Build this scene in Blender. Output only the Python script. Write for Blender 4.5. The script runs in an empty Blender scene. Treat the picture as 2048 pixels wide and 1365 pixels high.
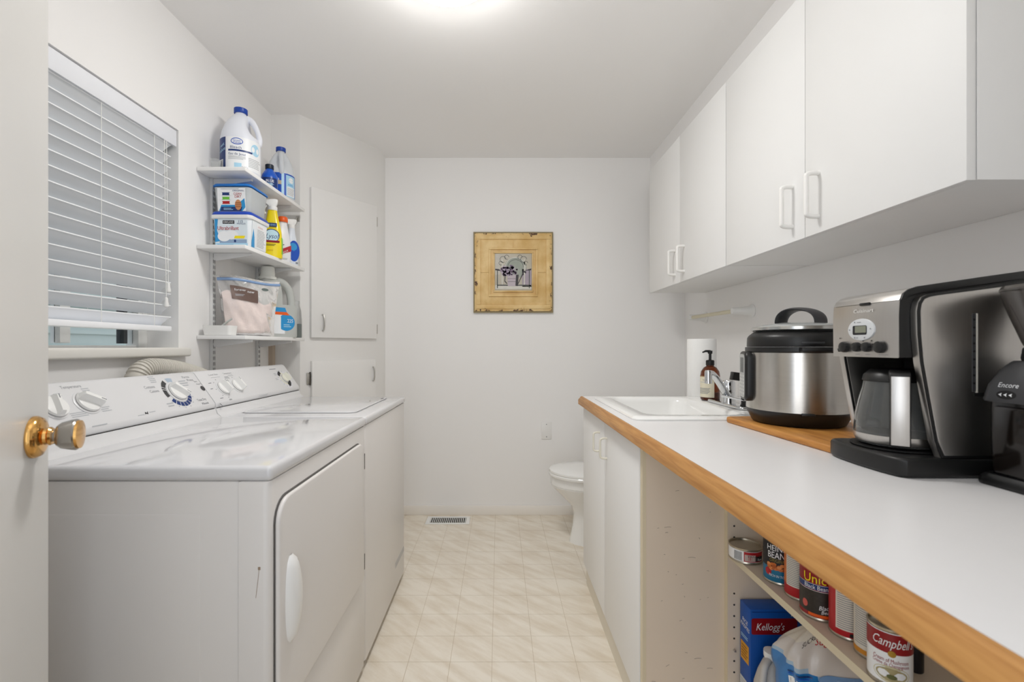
import bpy, bmesh, math, random
from mathutils import Vector, Matrix
random.seed(7)
S = bpy.context.scene
COL = S.collection
PI = math.pi

# ------------------------------------------------------------------ camera, world, lights, exposure
cam_d = bpy.data.cameras.new('camera')
cam = bpy.data.objects.new('camera', cam_d)
COL.objects.link(cam)
cam.location = (0, 0, 1.148)
cam.rotation_euler = (PI / 2, 0, 0)
cam_d.sensor_width = 36
cam_d.lens = 930 / 2048 * 36
cam_d.shift_x = (1024 - 998) / 2048
cam_d.shift_y = (694 - 682.5) / 2048
cam_d.clip_start = 0.02
cam_d.dof.use_dof = True
cam_d.dof.focus_distance = 1.9
cam_d.dof.aperture_fstop = 5.0
S.camera = cam

W = bpy.data.worlds.new('overcast_sky')
S.world = W
W.use_nodes = True
bg = W.node_tree.nodes['Background']
bg.inputs[0].default_value = (0.80, 0.88, 1.0, 1)
bg.inputs[1].default_value = 1.1

def area(name, loc, rot, sx, sy, power, color=(1, 1, 1)):
    d = bpy.data.lights.new(name, 'AREA')
    d.shape = 'RECTANGLE'; d.size = sx; d.size_y = sy; d.energy = power; d.color = color
    o = bpy.data.objects.new(name, d); COL.objects.link(o)
    o.location = loc; o.rotation_euler = rot
    return o
# added fill lamp behind the doorway, lifting the shade on camera-facing sides
area('added_doorway_fill', (-0.22, -0.70, 1.40), (PI / 2, 0, math.radians(-22)), 0.9, 1.7, 6.5, (1.0, 0.99, 0.975))
# added lamp aimed up at the ceiling, its bounce evens out the room light
fl = area('added_ceiling_fill', (.0, .25, 1.72), Vector((-.05, .38, .92)).to_track_quat('-Z', 'Y').to_euler(), .25, .25, 3.8, (1.0, 0.99, 0.98))
fl.data.spread = math.radians(130)
LAMP = 46.0

S.view_settings.view_transform = 'Standard'
S.view_settings.look = 'None'
S.view_settings.gamma = 1
S.view_settings.use_curve_mapping = False
S.view_settings.exposure = 0.16
S.cycles.max_bounces = 14
S.cycles.diffuse_bounces = 8
S.cycles.transmission_bounces = 10
S.cycles.transparent_max_bounces = 12
S.cycles.caustics_reflective = False
S.cycles.use_denoising = True
S.cycles.sample_clamp_indirect = 6

# ------------------------------------------------------------------ materials
def lin(h):
    if not isinstance(h, str): return tuple(h)
    c = [int(h[i:i + 2], 16) / 255 for i in (0, 2, 4)]
    return tuple(x / 12.92 if x <= .04045 else ((x + .055) / 1.055) ** 2.4 for x in c)

MC = {}
def M(name, col, rough=.5, metal=0, var=.04, vs=6, bump=0, bs=80, trans=0, ior=1.45, emit=0, coat=0, stretch=None, sss=0, alpha=1, spec=.5):
    if name in MC: return MC[name]
    m = bpy.data.materials.new(name); m.use_nodes = True
    nt = m.node_tree; b = nt.nodes['Principled BSDF']
    c = lin(col)
    tc = nt.nodes.new('ShaderNodeTexCoord'); mp = nt.nodes.new('ShaderNodeMapping')
    nt.links.new(tc.outputs['Object'], mp.inputs[0])
    if stretch: mp.inputs['Scale'].default_value = stretch
    no = nt.nodes.new('ShaderNodeTexNoise'); no.inputs['Scale'].default_value = vs; no.inputs['Detail'].default_value = 4
    nt.links.new(mp.outputs[0], no.inputs['Vector'])
    mx = nt.nodes.new('ShaderNodeMix'); mx.data_type = 'RGBA'
    mx.inputs[6].default_value = (*[x * (1 - var) for x in c], 1)
    mx.inputs[7].default_value = (*[min(1, x * (1 + var)) for x in c], 1)
    nt.links.new(no.outputs['Fac'], mx.inputs[0])
    nt.links.new(mx.outputs[2], b.inputs['Base Color'])
    b.inputs['Roughness'].default_value = rough
    b.inputs['Metallic'].default_value = metal
    b.inputs['IOR'].default_value = ior
    b.inputs['Specular IOR Level'].default_value = spec
    b.inputs['Transmission Weight'].default_value = trans
    b.inputs['Coat Weight'].default_value = coat
    b.inputs['Coat Roughness'].default_value = .06
    b.inputs['Alpha'].default_value = alpha
    if sss:
        b.inputs['Subsurface Weight'].default_value = sss
        b.inputs['Subsurface Radius'].default_value = (.02, .02, .02)
    if emit:
        b.inputs['Emission Color'].default_value = (*c, 1); b.inputs['Emission Strength'].default_value = emit
    if bump:
        n2 = nt.nodes.new('ShaderNodeTexNoise'); n2.inputs['Scale'].default_value = bs; n2.inputs['Detail'].default_value = 3
        nt.links.new(mp.outputs[0], n2.inputs['Vector'])
        bp = nt.nodes.new('ShaderNodeBump'); bp.inputs['Strength'].default_value = bump; bp.inputs['Distance'].default_value = .002
        nt.links.new(n2.outputs['Fac'], bp.inputs['Height']); nt.links.new(bp.outputs[0], b.inputs['Normal'])
    MC[name] = m
    return m

def wood(name, dark, light, sc, rough=.45, stretch=(1, 1, 1)):
    m = bpy.data.materials.new(name); m.use_nodes = True
    nt = m.node_tree; b = nt.nodes['Principled BSDF']
    tc = nt.nodes.new('ShaderNodeTexCoord'); mp = nt.nodes.new('ShaderNodeMapping')
    mp.inputs['Scale'].default_value = stretch
    nt.links.new(tc.outputs['Object'], mp.inputs[0])
    no = nt.nodes.new('ShaderNodeTexNoise'); no.inputs['Scale'].default_value = sc; no.inputs['Detail'].default_value = 6; no.inputs['Distortion'].default_value = .6
    nt.links.new(mp.outputs[0], no.inputs['Vector'])
    cr = nt.nodes.new('ShaderNodeValToRGB')
    cr.color_ramp.elements[0].position = .32; cr.color_ramp.elements[0].color = (*lin(dark), 1)
    cr.color_ramp.elements[1].position = .68; cr.color_ramp.elements[1].color = (*lin(light), 1)
    nt.links.new(no.outputs['Fac'], cr.inputs[0]); nt.links.new(cr.outputs[0], b.inputs['Base Color'])
    bp = nt.nodes.new('ShaderNodeBump'); bp.inputs['Strength'].default_value = .15; bp.inputs['Distance'].default_value = .001
    nt.links.new(no.outputs['Fac'], bp.inputs['Height']); nt.links.new(bp.outputs[0], b.inputs['Normal'])
    b.inputs['Roughness'].default_value = rough
    return m

WALL = M('wall_paint', 'EEEDEC', .6, var=.012, vs=2, bump=.06, bs=160)
CEIL = M('ceiling_paint', 'F2F1F0', .75, var=.012, vs=2, bump=.08, bs=140)
TRIM = M('trim_paint', 'ECE8E2', .45, var=.02)
CUPB = M('cupboard_paint', 'E8E7E5', .4, var=.015, vs=3, bump=.03, bs=60)
MELA = M('white_melamine', 'ECECEB', .5, var=.01, spec=.35)
MELE = M('cream_edge_banding', 'D9CDB2', .45, var=.03)
MELT = M('tan_melamine', 'DDCEBC', .5, var=.03, vs=4)
ENAM = M('white_enamel', 'D6D6D8', .07, var=.008, coat=.4)
ENAS = M('white_steel_side', 'E0DDDA', .34, var=.012)
CONS = M('console_white', 'DADADB', .3, var=.006)
PLAS = M('white_plastic', 'ECECEA', .32, var=.01)
SLAT = M('blind_white', 'F5F7FA', .45, var=.01)
CORD = M('cord_white', 'F2F2EE', .7, var=.02)
GAP = M('dark_gap', '2A2826', .8)
BLK = M('black_plastic', '161616', .38, var=.08)
BLKM = M('black_matte', '0C0C0C', .6, var=.08)
DGR = M('dark_grey_plastic', '3B3B3D', .42, var=.05)
GRY = M('mid_grey', '8C8C8C', .5)
STEEL = M('brushed_steel', 'C4C0BA', .3, 1, var=.06, vs=14, bump=.05, bs=60, stretch=(1, 1, 25))
STEELH = M('brushed_steel_flat', 'C6C3BF', .32, 1, var=.05, vs=14, bump=.05, bs=50, stretch=(25, 25, 1))
CHRO = M('chrome', 'D8DADC', .08, 1, var=.01)
BRAS = M('polished_brass', 'DBA963', .12, 1, var=.05)
SATN = M('satin_nickel', 'C9C7C2', .42, 1)
PORC = M('porcelain', 'EDEDEB', .1, var=.006, coat=.3)
LAM = M('counter_laminate', 'E4E3E3', .33, var=.012, vs=30)
OAKE = wood('oak_edge', 'A9743A', 'C79354', 7, .5, (16, .9, 16))
BAMB = wood('board_wood', 'A56A2C', 'CF9349', 8, .5, (7, .8, 7))
GLASS = M('clear_glass', 'FFFFFF', .02, trans=1, var=0)
LABW = M('label_white', 'EEF0F2', .4, var=.02)
INK = M('ink_black', '1B1B1F', .5)
INKG = M('ink_grey', '83868B', .5)
INKL = M('ink_light_grey', 'B4B7BB', .5)
RED = M('label_red', 'B0161F', .35, var=.05)
DRED = M('label_dark_red', '8F1119', .35)
BLUE = M('label_blue', '1350B8', .35)
NAVY = M('label_navy', '14336F', .35)
CYAN = M('label_cyan', '2E93CF', .35)
LCYA = M('label_pale_cyan', 'A9D3EA', .35)
YEL = M('label_yellow', 'F4DE14', .35)
ORA = M('label_orange', 'E8601F', .35)
GRN = M('label_green', '6FBF3F', .35)

# ------------------------------------------------------------------ geometry helpers
ORG = {}
TXT = {}
def text_geo(s):
    if s in TXT: return TXT[s]
    cu = bpy.data.curves.new('lettering', 'FONT'); cu.body = s; cu.size = 1; cu.resolution_u = 2
    cu.align_x = 'CENTER'
    ob = bpy.data.objects.new('lettering', cu); COL.objects.link(ob)
    dg = bpy.context.evaluated_depsgraph_get()
    me = bpy.data.meshes.new_from_object(ob.evaluated_get(dg))
    vs = [(v.co.x, v.co.y) for v in me.vertices]; fs = [tuple(p.vertices) for p in me.polygons]
    bpy.data.objects.remove(ob); bpy.data.curves.remove(cu); bpy.data.meshes.remove(me)
    x0 = min(v[0] for v in vs); x1 = max(v[0] for v in vs)
    TXT[s] = (vs, fs, x0, x1)
    return TXT[s]

def rr(cx, cy, hx, hy, r, n=5):
    r = min(r, hx * .999, hy * .999); out = []
    for (sx, sy, a0) in ((1, 1, 0), (-1, 1, 90), (-1, -1, 180), (1, -1, 270)):
        for i in range(n + 1):
            a = math.radians(a0 + 90 * i / n)
            out.append((cx + sx * (hx - r) + r * math.cos(a), cy + sy * (hy - r) + r * math.sin(a)))
    return out

def plane_map(o, r, u):
    o, r, u = Vector(o), Vector(r).normalized(), Vector(u).normalized(); n = r.cross(u)
    return lambda a, b, off: o + r * a + u * b + n * off
def cyl_map(c, R, th):
    c = Vector(c)
    return lambda a, b, off: c + Vector(((R + off) * math.cos(th + a / R), (R + off) * math.sin(th + a / R), b))

class G:
    def __init__(s):
        s.v = []; s.f = []; s.m = []; s.mats = []
    def mi(s, m):
        if m not in s.mats: s.mats.append(m)
        return s.mats.index(m)
    def add(s, vs, fs, m, X=None):
        o = len(s.v); k = s.mi(m)
        s.v += [(X @ Vector(p)) if X else Vector(p) for p in vs]
        for f in fs: s.f.append(tuple(i + o for i in f)); s.m.append(k)
        return s
    def addbm(s, bm, m, X=None):
        bm.verts.index_update()
        s.add([v.co.copy() for v in bm.verts], [[v.index for v in f.verts] for f in bm.faces], m, X); bm.free(); return s
    def box(s, x0, x1, y0, y1, z0, z1, m, bev=0, seg=2, X=None):
        bm = bmesh.new()
        bmesh.ops.create_cube(bm, size=1)
        for v in bm.verts:
            v.co = Vector((x0 + (v.co.x + .5) * (x1 - x0), y0 + (v.co.y + .5) * (y1 - y0), z0 + (v.co.z + .5) * (z1 - z0)))
        if bev: bmesh.ops.bevel(bm, geom=list(bm.edges), offset=bev, segments=seg, affect='EDGES', profile=.5, clamp_overlap=True)
        return s.addbm(bm, m, X)
    def loft(s, rings, m, cap0=True, cap1=True, X=None, closed=True):
        n = len(rings[0]); vs = [p for r in rings for p in r]; fs = []
        for i in range(len(rings) - 1):
            for j in range(n if closed else n - 1):
                k = (j + 1) % n
                fs.append((i * n + j, i * n + k, (i + 1) * n + k, (i + 1) * n + j))
        if cap0: fs.append(tuple(range(n - 1, -1, -1)))
        if cap1: fs.append(tuple((len(rings) - 1) * n + j for j in range(n)))
        return s.add(vs, fs, m, X)
    def lathe(s, prof, c, m, seg=32, X=None, cap0=True, cap1=True):
        cx, cy, cz = (*c, 0)[:3]
        rings = [[(cx + r * math.cos(2 * PI * j / seg), cy + r * math.sin(2 * PI * j / seg), cz + z) for j in range(seg)] for r, z in prof]
        return s.loft(rings, m, cap0 and prof[0][0] > 1e-5, cap1 and prof[-1][0] > 1e-5, X)
    def prism(s, poly, axis, a0, a1, m, bev=0, seg=2, X=None):
        def P(p, a):
            return {'x': (a, p[0], p[1]), 'y': (p[0], a, p[1]), 'z': (p[0], p[1], a)}[axis]
        bm = bmesh.new()
        lo = [bm.verts.new(P(p, a0)) for p in poly]; hi = [bm.verts.new(P(p, a1)) for p in poly]
        n = len(poly)
        bm.faces.new(lo); bm.faces.new(hi[::-1])
        for i in range(n): bm.faces.new((lo[i], hi[i], hi[(i + 1) % n], lo[(i + 1) % n]))
        bmesh.ops.recalc_face_normals(bm, faces=bm.faces)
        if bev:
            es = [e for e in bm.edges if (e.verts[0] in lo and e.verts[1] in lo) or (e.verts[0] in hi and e.verts[1] in hi)]
            bmesh.ops.bevel(bm, geom=es, offset=bev, segments=seg, affect='EDGES', profile=.5, clamp_overlap=True)
        return s.addbm(bm, m, X)
    def tube(s, pts, r, m, seg=8, X=None, cap=True):
        pts = [Vector(p) for p in pts]; n = len(pts)
        rs = r if isinstance(r, (list, tuple)) else [r] * n
        t0 = (pts[1] - pts[0]).normalized()
        a = Vector((0, 0, 1)) if abs(t0.z) < .9 else Vector((1, 0, 0))
        nrm = t0.cross(a).normalized(); rings = []
        for i in range(n):
            t = (pts[min(i + 1, n - 1)] - pts[max(i - 1, 0)]).normalized()
            nrm = (nrm - t * nrm.dot(t)).normalized(); b = t.cross(nrm)
            rings.append([pts[i] + (nrm * math.cos(2 * PI * j / seg) + b * math.sin(2 * PI * j / seg)) * rs[i] for j in range(seg)])
        return s.loft(rings, m, cap, cap, X)
    def grid(s, fn, nu, nv, m, X=None):
        vs = [fn(i / nu, j / nv) for j in range(nv + 1) for i in range(nu + 1)]
        fs = [(j * (nu + 1) + i, j * (nu + 1) + i + 1, (j + 1) * (nu + 1) + i + 1, (j + 1) * (nu + 1) + i) for j in range(nv) for i in range(nu)]
        return s.add(vs, fs, m, X)
    # flat print on a surface map
    def prect(s, mp, a0, b0, a1, b1, m, L=1):
        nu = max(1, int(abs(a1 - a0) / .006)); off = .0003 * L
        return s.grid(lambda u, v: mp(a0 + (a1 - a0) * u, b0 + (b1 - b0) * v, off), nu, 1, m)
    def parc(s, mp, a, b, r0, r1, t0, t1, m, L=1, ay=1):
        n = max(2, int(abs(t1 - t0) / 12)); off = .0003 * L
        def fn(u, v):
            t = math.radians(t0 + (t1 - t0) * u); r = r0 + (r1 - r0) * v
            return mp(a + r * math.cos(t), b + ay * r * math.sin(t), off)
        return s.grid(fn, n, 1, m)
    def pell(s, mp, a, b, ra, rb, m, L=1):
        return s.parc(mp, a, b, ra * .02, ra, 0, 360, m, L, rb / ra)
    def ppoly(s, mp, pts, m, L=1):
        off = .0003 * L
        return s.add([mp(a, b, off) for a, b in pts], [tuple(range(len(pts)))], m)
    def text(s, mp, t, a, b, h, m, L=2, w=None, sh=0, rot=0):
        vs, fs, x0, x1 = text_geo(t); sx = w / (x1 - x0) if w else h * 1.38; sy = h * 1.38; off = .0003 * L
        xc = (x0 + x1) / 2; cr, sr = math.cos(rot), math.sin(rot); out = []
        for x, y in vs:
            p = (x - xc) * sx + sh * y * sy; q = (y - .36) * sy
            out.append(mp(a + p * cr - q * sr, b + p * sr + q * cr, off))
        return s.add(out, fs, m)
    def bars(s, mp, a0, b0, a1, b1, n, m, L=2, hor=True, fill=.45, jit=.25):
        rnd = random.Random(n * 7 + int(a0 * 1e4))
        for i in range(n):
            if hor:
                y = b0 + (b1 - b0) * (i + .5) / n; d = (b1 - b0) / n * fill / 2
                s.prect(mp, a0, y - d, a1 - (a1 - a0) * jit * rnd.random(), y + d, m, L)
            else:
                x = a0 + (a1 - a0) * (i + .5) / n; d = (a1 - a0) / n * fill * (.4 + .9 * rnd.random()) / 2
                s.prect(mp, x - d, b0, x + d, b1, m, L)
        return s
    def done(s, name, parent=None, loc=(0, 0, 0), sharp=38, X=None):
        org = Vector(ORG.get(parent.name, (0, 0, 0))) if parent else Vector(loc)
        bm = bmesh.new()
        vs = [bm.verts.new((X @ v if X else v) - org) for v in s.v]
        for f, k in zip(s.f, s.m):
            try:
                fc = bm.faces.new([vs[i] for i in f]); fc.material_index = k; fc.smooth = True
            except ValueError: pass
        bmesh.ops.recalc_face_normals(bm, faces=bm.faces)
        ang = math.radians(sharp)
        for e in bm.edges:
            if len(e.link_faces) == 2:
                if e.calc_face_angle(0) > ang: e.smooth = False
        me = bpy.data.meshes.new(name); bm.to_mesh(me); bm.free()
        for m in s.mats: me.materials.append(m)
        o = bpy.data.objects.new(name, me); COL.objects.link(o)
        if parent: o.parent = parent
        else: o.location = loc
        ORG[o.name] = org
        return o

def tag(o, label=None, cat=None, group=None, kind=None):
    if label: o['label'] = label
    if cat: o['category'] = cat
    if group: o['group'] = group
    if kind: o['kind'] = kind
    return o
def thing(name, label, cat, loc, group=None, local=False, rot=0):
    o = bpy.data.objects.new(name, None); COL.objects.link(o)
    o.empty_display_size = .05
    o.location = loc; o.rotation_euler = (0, 0, rot)
    ORG[o.name] = Vector((0, 0, 0)) if local else Vector(loc)
    return tag(o, label, cat, group)
def dup(root, loc, label=None, group=None, rot=None):
    r = root.copy(); COL.objects.link(r); r.location = loc
    if rot is not None: r.rotation_euler = (0, 0, rot)
    if label: r['label'] = label
    if group: r['group'] = group
    for ch in root.children:
        c = ch.copy(); COL.objects.link(c); c.parent = r
        for g in ch.children:
            d = g.copy(); COL.objects.link(d); d.parent = c
    return r
def RX(a): return Matrix.Rotation(a, 4, 'X')
def RY(a): return Matrix.Rotation(a, 4, 'Y')
def RZ(a): return Matrix.Rotation(a, 4, 'Z')
def T(*p): return Matrix.Translation(p)

# ------------------------------------------------------------------ the room
XL, XR, YB, YF, ZC = -1.267, 1.271, 3.178, 0.07, 2.44
o = G().box(XL - .17, XR + .12, YF - .12, YB + .12, ZC, ZC + .1, CEIL).done('ceiling', loc=(0, 1.6, ZC)); tag(o, 'smooth off-white painted ceiling of the laundry room', 'ceiling', kind='structure')
o = G().box(XL - .17, XR + .12, YB, YB + .12, 0, ZC, WALL).done('wall_back', loc=(0, YB, 0)); tag(o, 'plain off-white back wall with the framed picture', 'wall', kind='structure')
o = G().box(XR, XR + .12, YF - .12, YB, 0, ZC, WALL).done('wall_right', loc=(XR, 1.6, 0)); tag(o, 'off-white wall behind the countertop appliances', 'wall', kind='structure')
WY0, WY1, WZ0, WZ1 = .70, 1.838, 1.11, 2.004
g = G()
g.box(XL - .17, XL, YF - .12, WY0, 0, ZC, WALL); g.box(XL - .17, XL, WY1, YB, 0, ZC, WALL)
g.box(XL - .17, XL, WY0, WY1, 0, WZ0, WALL); g.box(XL - .17, XL, WY0, WY1, WZ1, ZC, WALL)
o = g.done('wall_left', loc=(XL, 1.6, 0)); tag(o, 'off-white wall with the window recess above the dryer', 'wall', kind='structure')
g = G()
g.box(XL, -.43, YF - .12, YF, 0, ZC, WALL); g.box(.37, XR, YF - .12, YF, 0, ZC, WALL); g.box(-.43, .37, YF - .12, YF, 2.06, ZC, WALL)
o = g.done('wall_front', loc=(0, YF, 0)); tag(o, 'wall with the open doorway behind the viewer', 'wall', kind='structure')
o = G().box(1.032, XR, YF, YB, 2.232, ZC, WALL).done('wall_bulkhead', loc=(1.15, 1.6, 2.232)); tag(o, 'boxed-in bulkhead between the upper cabinets and the ceiling', 'bulkhead', kind='structure')
o = G().box(-.778, XR, YB - .012, YB, 0, .064, TRIM, .003).done('baseboard_back', loc=(0, YB, 0)); tag(o, 'low cream baseboard along the back wall', 'baseboard', kind='structure')

# floor of vinyl tiles
def tile_mat():
    m = bpy.data.materials.new('marbled_vinyl'); m.use_nodes = True
    nt = m.node_tree; b = nt.nodes['Principled BSDF']
    ge = nt.nodes.new('ShaderNodeNewGeometry'); mp = nt.nodes.new('ShaderNodeMapping')
    m0 = nt.nodes.new('ShaderNodeMapping'); m0.inputs['Rotation'].default_value = (0, 0, math.radians(40)); mp.inputs['Scale'].default_value = (4, 17, 1)
    nt.links.new(ge.outputs['Position'], m0.inputs[0]); nt.links.new(m0.outputs[0], mp.inputs[0])
    no = nt.nodes.new('ShaderNodeTexNoise'); no.inputs['Scale'].default_value = 1.1; no.inputs['Detail'].default_value = 6; no.inputs['Roughness'].default_value = .6
    nt.links.new(mp.outputs[0], no.inputs['Vector'])
    cr = nt.nodes.new('ShaderNodeValToRGB')
    cr.color_ramp.elements[0].position = .3; cr.color_ramp.elements[0].color = (*lin('D9CDBA'), 1)
    cr.color_ramp.elements[1].position = .6; cr.color_ramp.elements[1].color = (*lin('ECE5D8'), 1)
    nt.links.new(no.outputs['Fac'], cr.inputs[0]); nt.links.new(cr.outputs[0], b.inputs['Base Color'])
    b.inputs['Roughness'].default_value = .42
    return m
TILE = tile_mat(); GROUT = M('tile_joint', 'C9BCA6', .8, var=.05)
floor = G().box(XL - .17, XR + .12, YF - 1.0, YB + .12, -.1, -.0012, GROUT).done('floor', loc=(0, 1.6, 0)); tag(floor, 'cream marbled vinyl tile floor', 'floor', kind='structure')
TS, TG = .1525, .0016
tm = None; rest = G()
for i in range(-9, 10):
    for j in range(-7, 15):
        x0 = -.0245 + TS * i; y0 = 2.905 + .1515 * (2 - j)
        x1 = min(x0 + TS - TG, XR); y1 = min(y0 + .1515 - TG, YB); a0 = max(x0, XL); b0 = max(y0, YF - .9)
        if x1 - a0 < .01 or y1 - b0 < .01: continue
        if -.62 < x0 and x1 < .60 and 1.2 < y0 and y1 - b0 > .14:
            if tm is None:
                h = G().box(0, TS - TG, 0, .1515 - TG, -.0016, 0, TILE).done('tile', floor); tm = h.data
                for v in tm.vertices: v.co += ORG[floor.name]
            else:
                h = bpy.data.objects.new('tile', tm); COL.objects.link(h); h.parent = floor
            h.location = Vector((x0, y0, 0)) - Vector((0, 1.6, 0))
        else: rest.box(a0, x1, b0, y1, -.0016, 0, TILE)
r = rest.done('outer_tiles', floor); r['kind'] = 'stuff'

# window in the left wall
win = thing('window_1', 'recessed white sliding window behind the blind', 'window', (-1.41, 1.27, WZ0)); win['kind'] = 'structure'
GX = -1.41
g = G()
for (a, b, c, d) in ((WY0, WY0 + .05, WZ0, WZ1), (WY1 - .045, WY1, WZ0, WZ1)): g.box(GX - .03, GX + .02, a, b, c, d, PLAS, .003)
g.box(GX - .03, GX + .012, WY0, WY1, WZ0 + .0, WZ0 + .043, PLAS, .002); g.box(GX - .03, GX + .02, WY0, WY1, WZ1 - .05, WZ1, PLAS, .003)
g.done('window_frame', win)
G().box(GX - .02, GX + .015, 1.478, 1.515, WZ0 + .05, WZ1 - .04, PLAS, .003).done('mullion', win)
G().box(GX - .02, GX + .010, 1.735, 1.752, WZ0 + .05, WZ1 - .04, M('grey_gasket', '3A3D40', .6)).done('sash_edge', win)
G().box(GX - .006, GX - .002, WY0 + .05, 1.478, WZ0 + .05, WZ1 - .05, GLASS).done('pane', win)
G().box(GX - .006, GX - .002, 1.515, WY1 - .045, WZ0 + .05, WZ1 - .05, GLASS).done('pane', win)
G().box(GX + .01, -1.236, WY0 - .035, 1.873, WZ0, WZ0 + .035, M('sill_paint', 'DEDCD6', .4), .008, 3).done('window_sill', win)
sid = thing('neighbour_wall', 'pale grey-green lap siding wall outside the window', 'siding', (-3.0, 1.5, 0)); sid['kind'] = 'structure'
SIDM = M('siding_paint', 'B9C4BC', .6, var=.05)
for i in range(14):
    z = .1 + i * .19
    G().prism([(-3.0, z), (-2.985, z), (-3.0, z + .19)], 'y', -2, 6, SIDM).done('plank', sid)
G().box(-3.12, -3.0, -2, 6, -.1, 2.9, SIDM).done('wall_core', sid)
o = G().box(-5, XL - .17, -2.5, 7, -.2, -.1, M('outside_ground', '8A8F84', .9)).done('ground_outside', loc=(-3, 2, -.1)); tag(o, 'grey ground strip outside the window', 'ground', kind='structure')

# the open door on the left
dX, dY = -.44, .898
DK = Vector((-.7208, .72, 1.008))
door = thing('door_1', 'open white slab door with a brass and glass knob', 'door', (DK.x - .72 * dX, DK.y - .72 * dY, .01), local=True, rot=math.atan2(dY, dX)); door['kind'] = 'structure'
# local: x along the door from hinge to free edge, y normal (visible face at y=0, facing -y)
DOORM = M('door_paint', 'E0DFDC', .36, var=.01)
G().box(0, .775, 0, .035, 0, 2.03, DOORM, .002).done('door_panel', door)
kx, kz = .72, DK.z - .01
def knobX(): return T(kx, 0, kz) @ RX(PI / 2)   # lathe z axis -> -y
kn = G().lathe([(0, .0), (.0325, .0), (.0325, .004), (.029, .010), (.022, .013), (.0130, .014), (.0120, .0175), (.0145, .020), (.0125, .023), (0, .023)], (0, 0), BRAS, 32, knobX()).done('door_knob', door)
G().lathe([(0, .022), (.009, .022), (.0095, .027), (.0165, .029), (.0205, .034), (.0238, .046), (.0248, .0515), (.0235, .0535), (0, .0535)], (0, 0), M('pewter_knob', 'A8A49E', .22, .85, var=.04), 32, knobX()).done('knob_grip', kn)
G().lathe([(0, .0533), (.0228, .0533), (.0222, .0568), (.012, .0585), (0, .0588)], (0, 0), BRAS, 32, knobX()).done('knob_cap', kn)

# ------------------------------------------------------------------ corner cupboard
cc = thing('corner_cupboard', 'floor-to-ceiling painted cupboard cut diagonally across the far corner', 'cupboard', (-1.0, 2.95, 0))
CA, CB = Vector((-1.107, 2.587, 0)), Vector((-.78, 3.042, 0))
G().prism([(XL, 2.587), (-1.107, 2.587), (-.78, 3.042), (-.778, YB), (XL, YB)], 'z', .0, ZC, CUPB).done('carcass', cc)
ce = (CB - CA).normalized(); cn = Vector((ce.y, -ce.x, 0))
def CX(t, n=0, z=0):
    return Matrix(((ce.x, cn.x, 0, CA.x), (ce.y, cn.y, 0, CA.y), (0, 0, 1, 0), (0, 0, 0, 1)))
cx = CX(0)  # local x along the face, y outwards
d1 = G().box(.058, .521, .001, .020, 1.200, 2.053, CUPB, .002, X=cx).done('door', cc)
G().tube([(.127, .020, 1.333), (.127, .034, 1.328), (.127, .040, 1.31), (.127, .040, 1.263), (.127, .034, 1.245), (.127, .020, 1.240)], .0042, SATN, 8, X=cx).done('handle', d1)
for z in (1.955, 1.262):
    G().box(.519, .527, .004, .0205, z - .03, z + .03, SATN, .001, X=cx).done('hinge', d1)
d2 = G().box(.063, .513, .001, .018, .12, 1.068, CUPB, .002, X=cx).done('door', cc)
G().tube([(.49, .018, 1.02), (.49, .03, 1.016), (.49, .035, 1.0), (.49, .035, .955), (.49, .03, .936), (.49, .018, .93)], .0042, SATN, 8, X=cx).done('handle', d2)
g = G(); g.box(.038, .052, .001, .006, .935, 1.0, SATN, .001, X=cx); g.box(.05, .062, .001, .009, .94, .995, SATN, .001, X=cx)
g.tube([(.056, .009, .93), (.056, .009, 1.005)], .004, M('dark_metal', '5A554E', .35, 1), 8, X=cx); g.done('hinge', d2)
o = G().box(XL, XL + .022, 2.555, 2.587, .0, 1.18, M('bare_tan_trim', 'C2B2A0', .6)).done('trim_1', loc=(XL, 2.57, 0)); tag(o, 'narrow tan trim strip in the corner below the lowest shelf', 'trim', kind='structure')

# ------------------------------------------------------------------ window blind
bl = thing('window_blind', 'white slatted horizontal blind hanging in the window recess', 'blind', (-1.3, 1.27, 1.21))
G().box(-1.283, -1.271, WY0 + .004, WY1 - .005, 1.936, 1.999, M('valance_white', 'E9EBF0', .4), .0015).done('valance', bl)
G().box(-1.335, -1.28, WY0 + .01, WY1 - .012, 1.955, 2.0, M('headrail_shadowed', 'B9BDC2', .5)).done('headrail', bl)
sl = None
tl = math.radians(41)
for k in range(16):
    zf = 1.9345 - .0447 * k
    if sl is None:
        prof = []
        for i in range(7):
            u = i / 6; a = -.05 * u; c = .0025 * math.sin(PI * u)
            prof.append((a * math.cos(tl) - c * math.sin(tl) * 1, a * math.sin(tl) - c * math.cos(tl) * -1 * .8))
        lo = [(x - .0020, z - .0024) for x, z in prof]
        sl = G().prism([(.0010, .0012)] + prof + lo[::-1] + [(.0010, -.0022)], 'y', WY0 + .014, WY1 - .024, SLAT).done('slat', bl)
        for v in sl.data.vertices: v.co += Vector(ORG[bl.name])
        o = sl
    else:
        o = bpy.data.objects.new('slat', sl.data); COL.objects.link(o); o.parent = bl
    o.location = Vector((-1.281, 0, zf)) - Vector(ORG[bl.name])
G().box(-1.327, -1.275, WY0 + .014, WY1 - .024, 1.208, 1.228, SLAT, .004).done('bottom_rail', bl)
for y in (.95, 1.494, 1.724):
    for x in (-1.2775, -1.322):
        G().tube([(x, y, 1.95), (x, y, 1.21)], .0011, CORD, 5).done('ladder_cord', bl)
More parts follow.
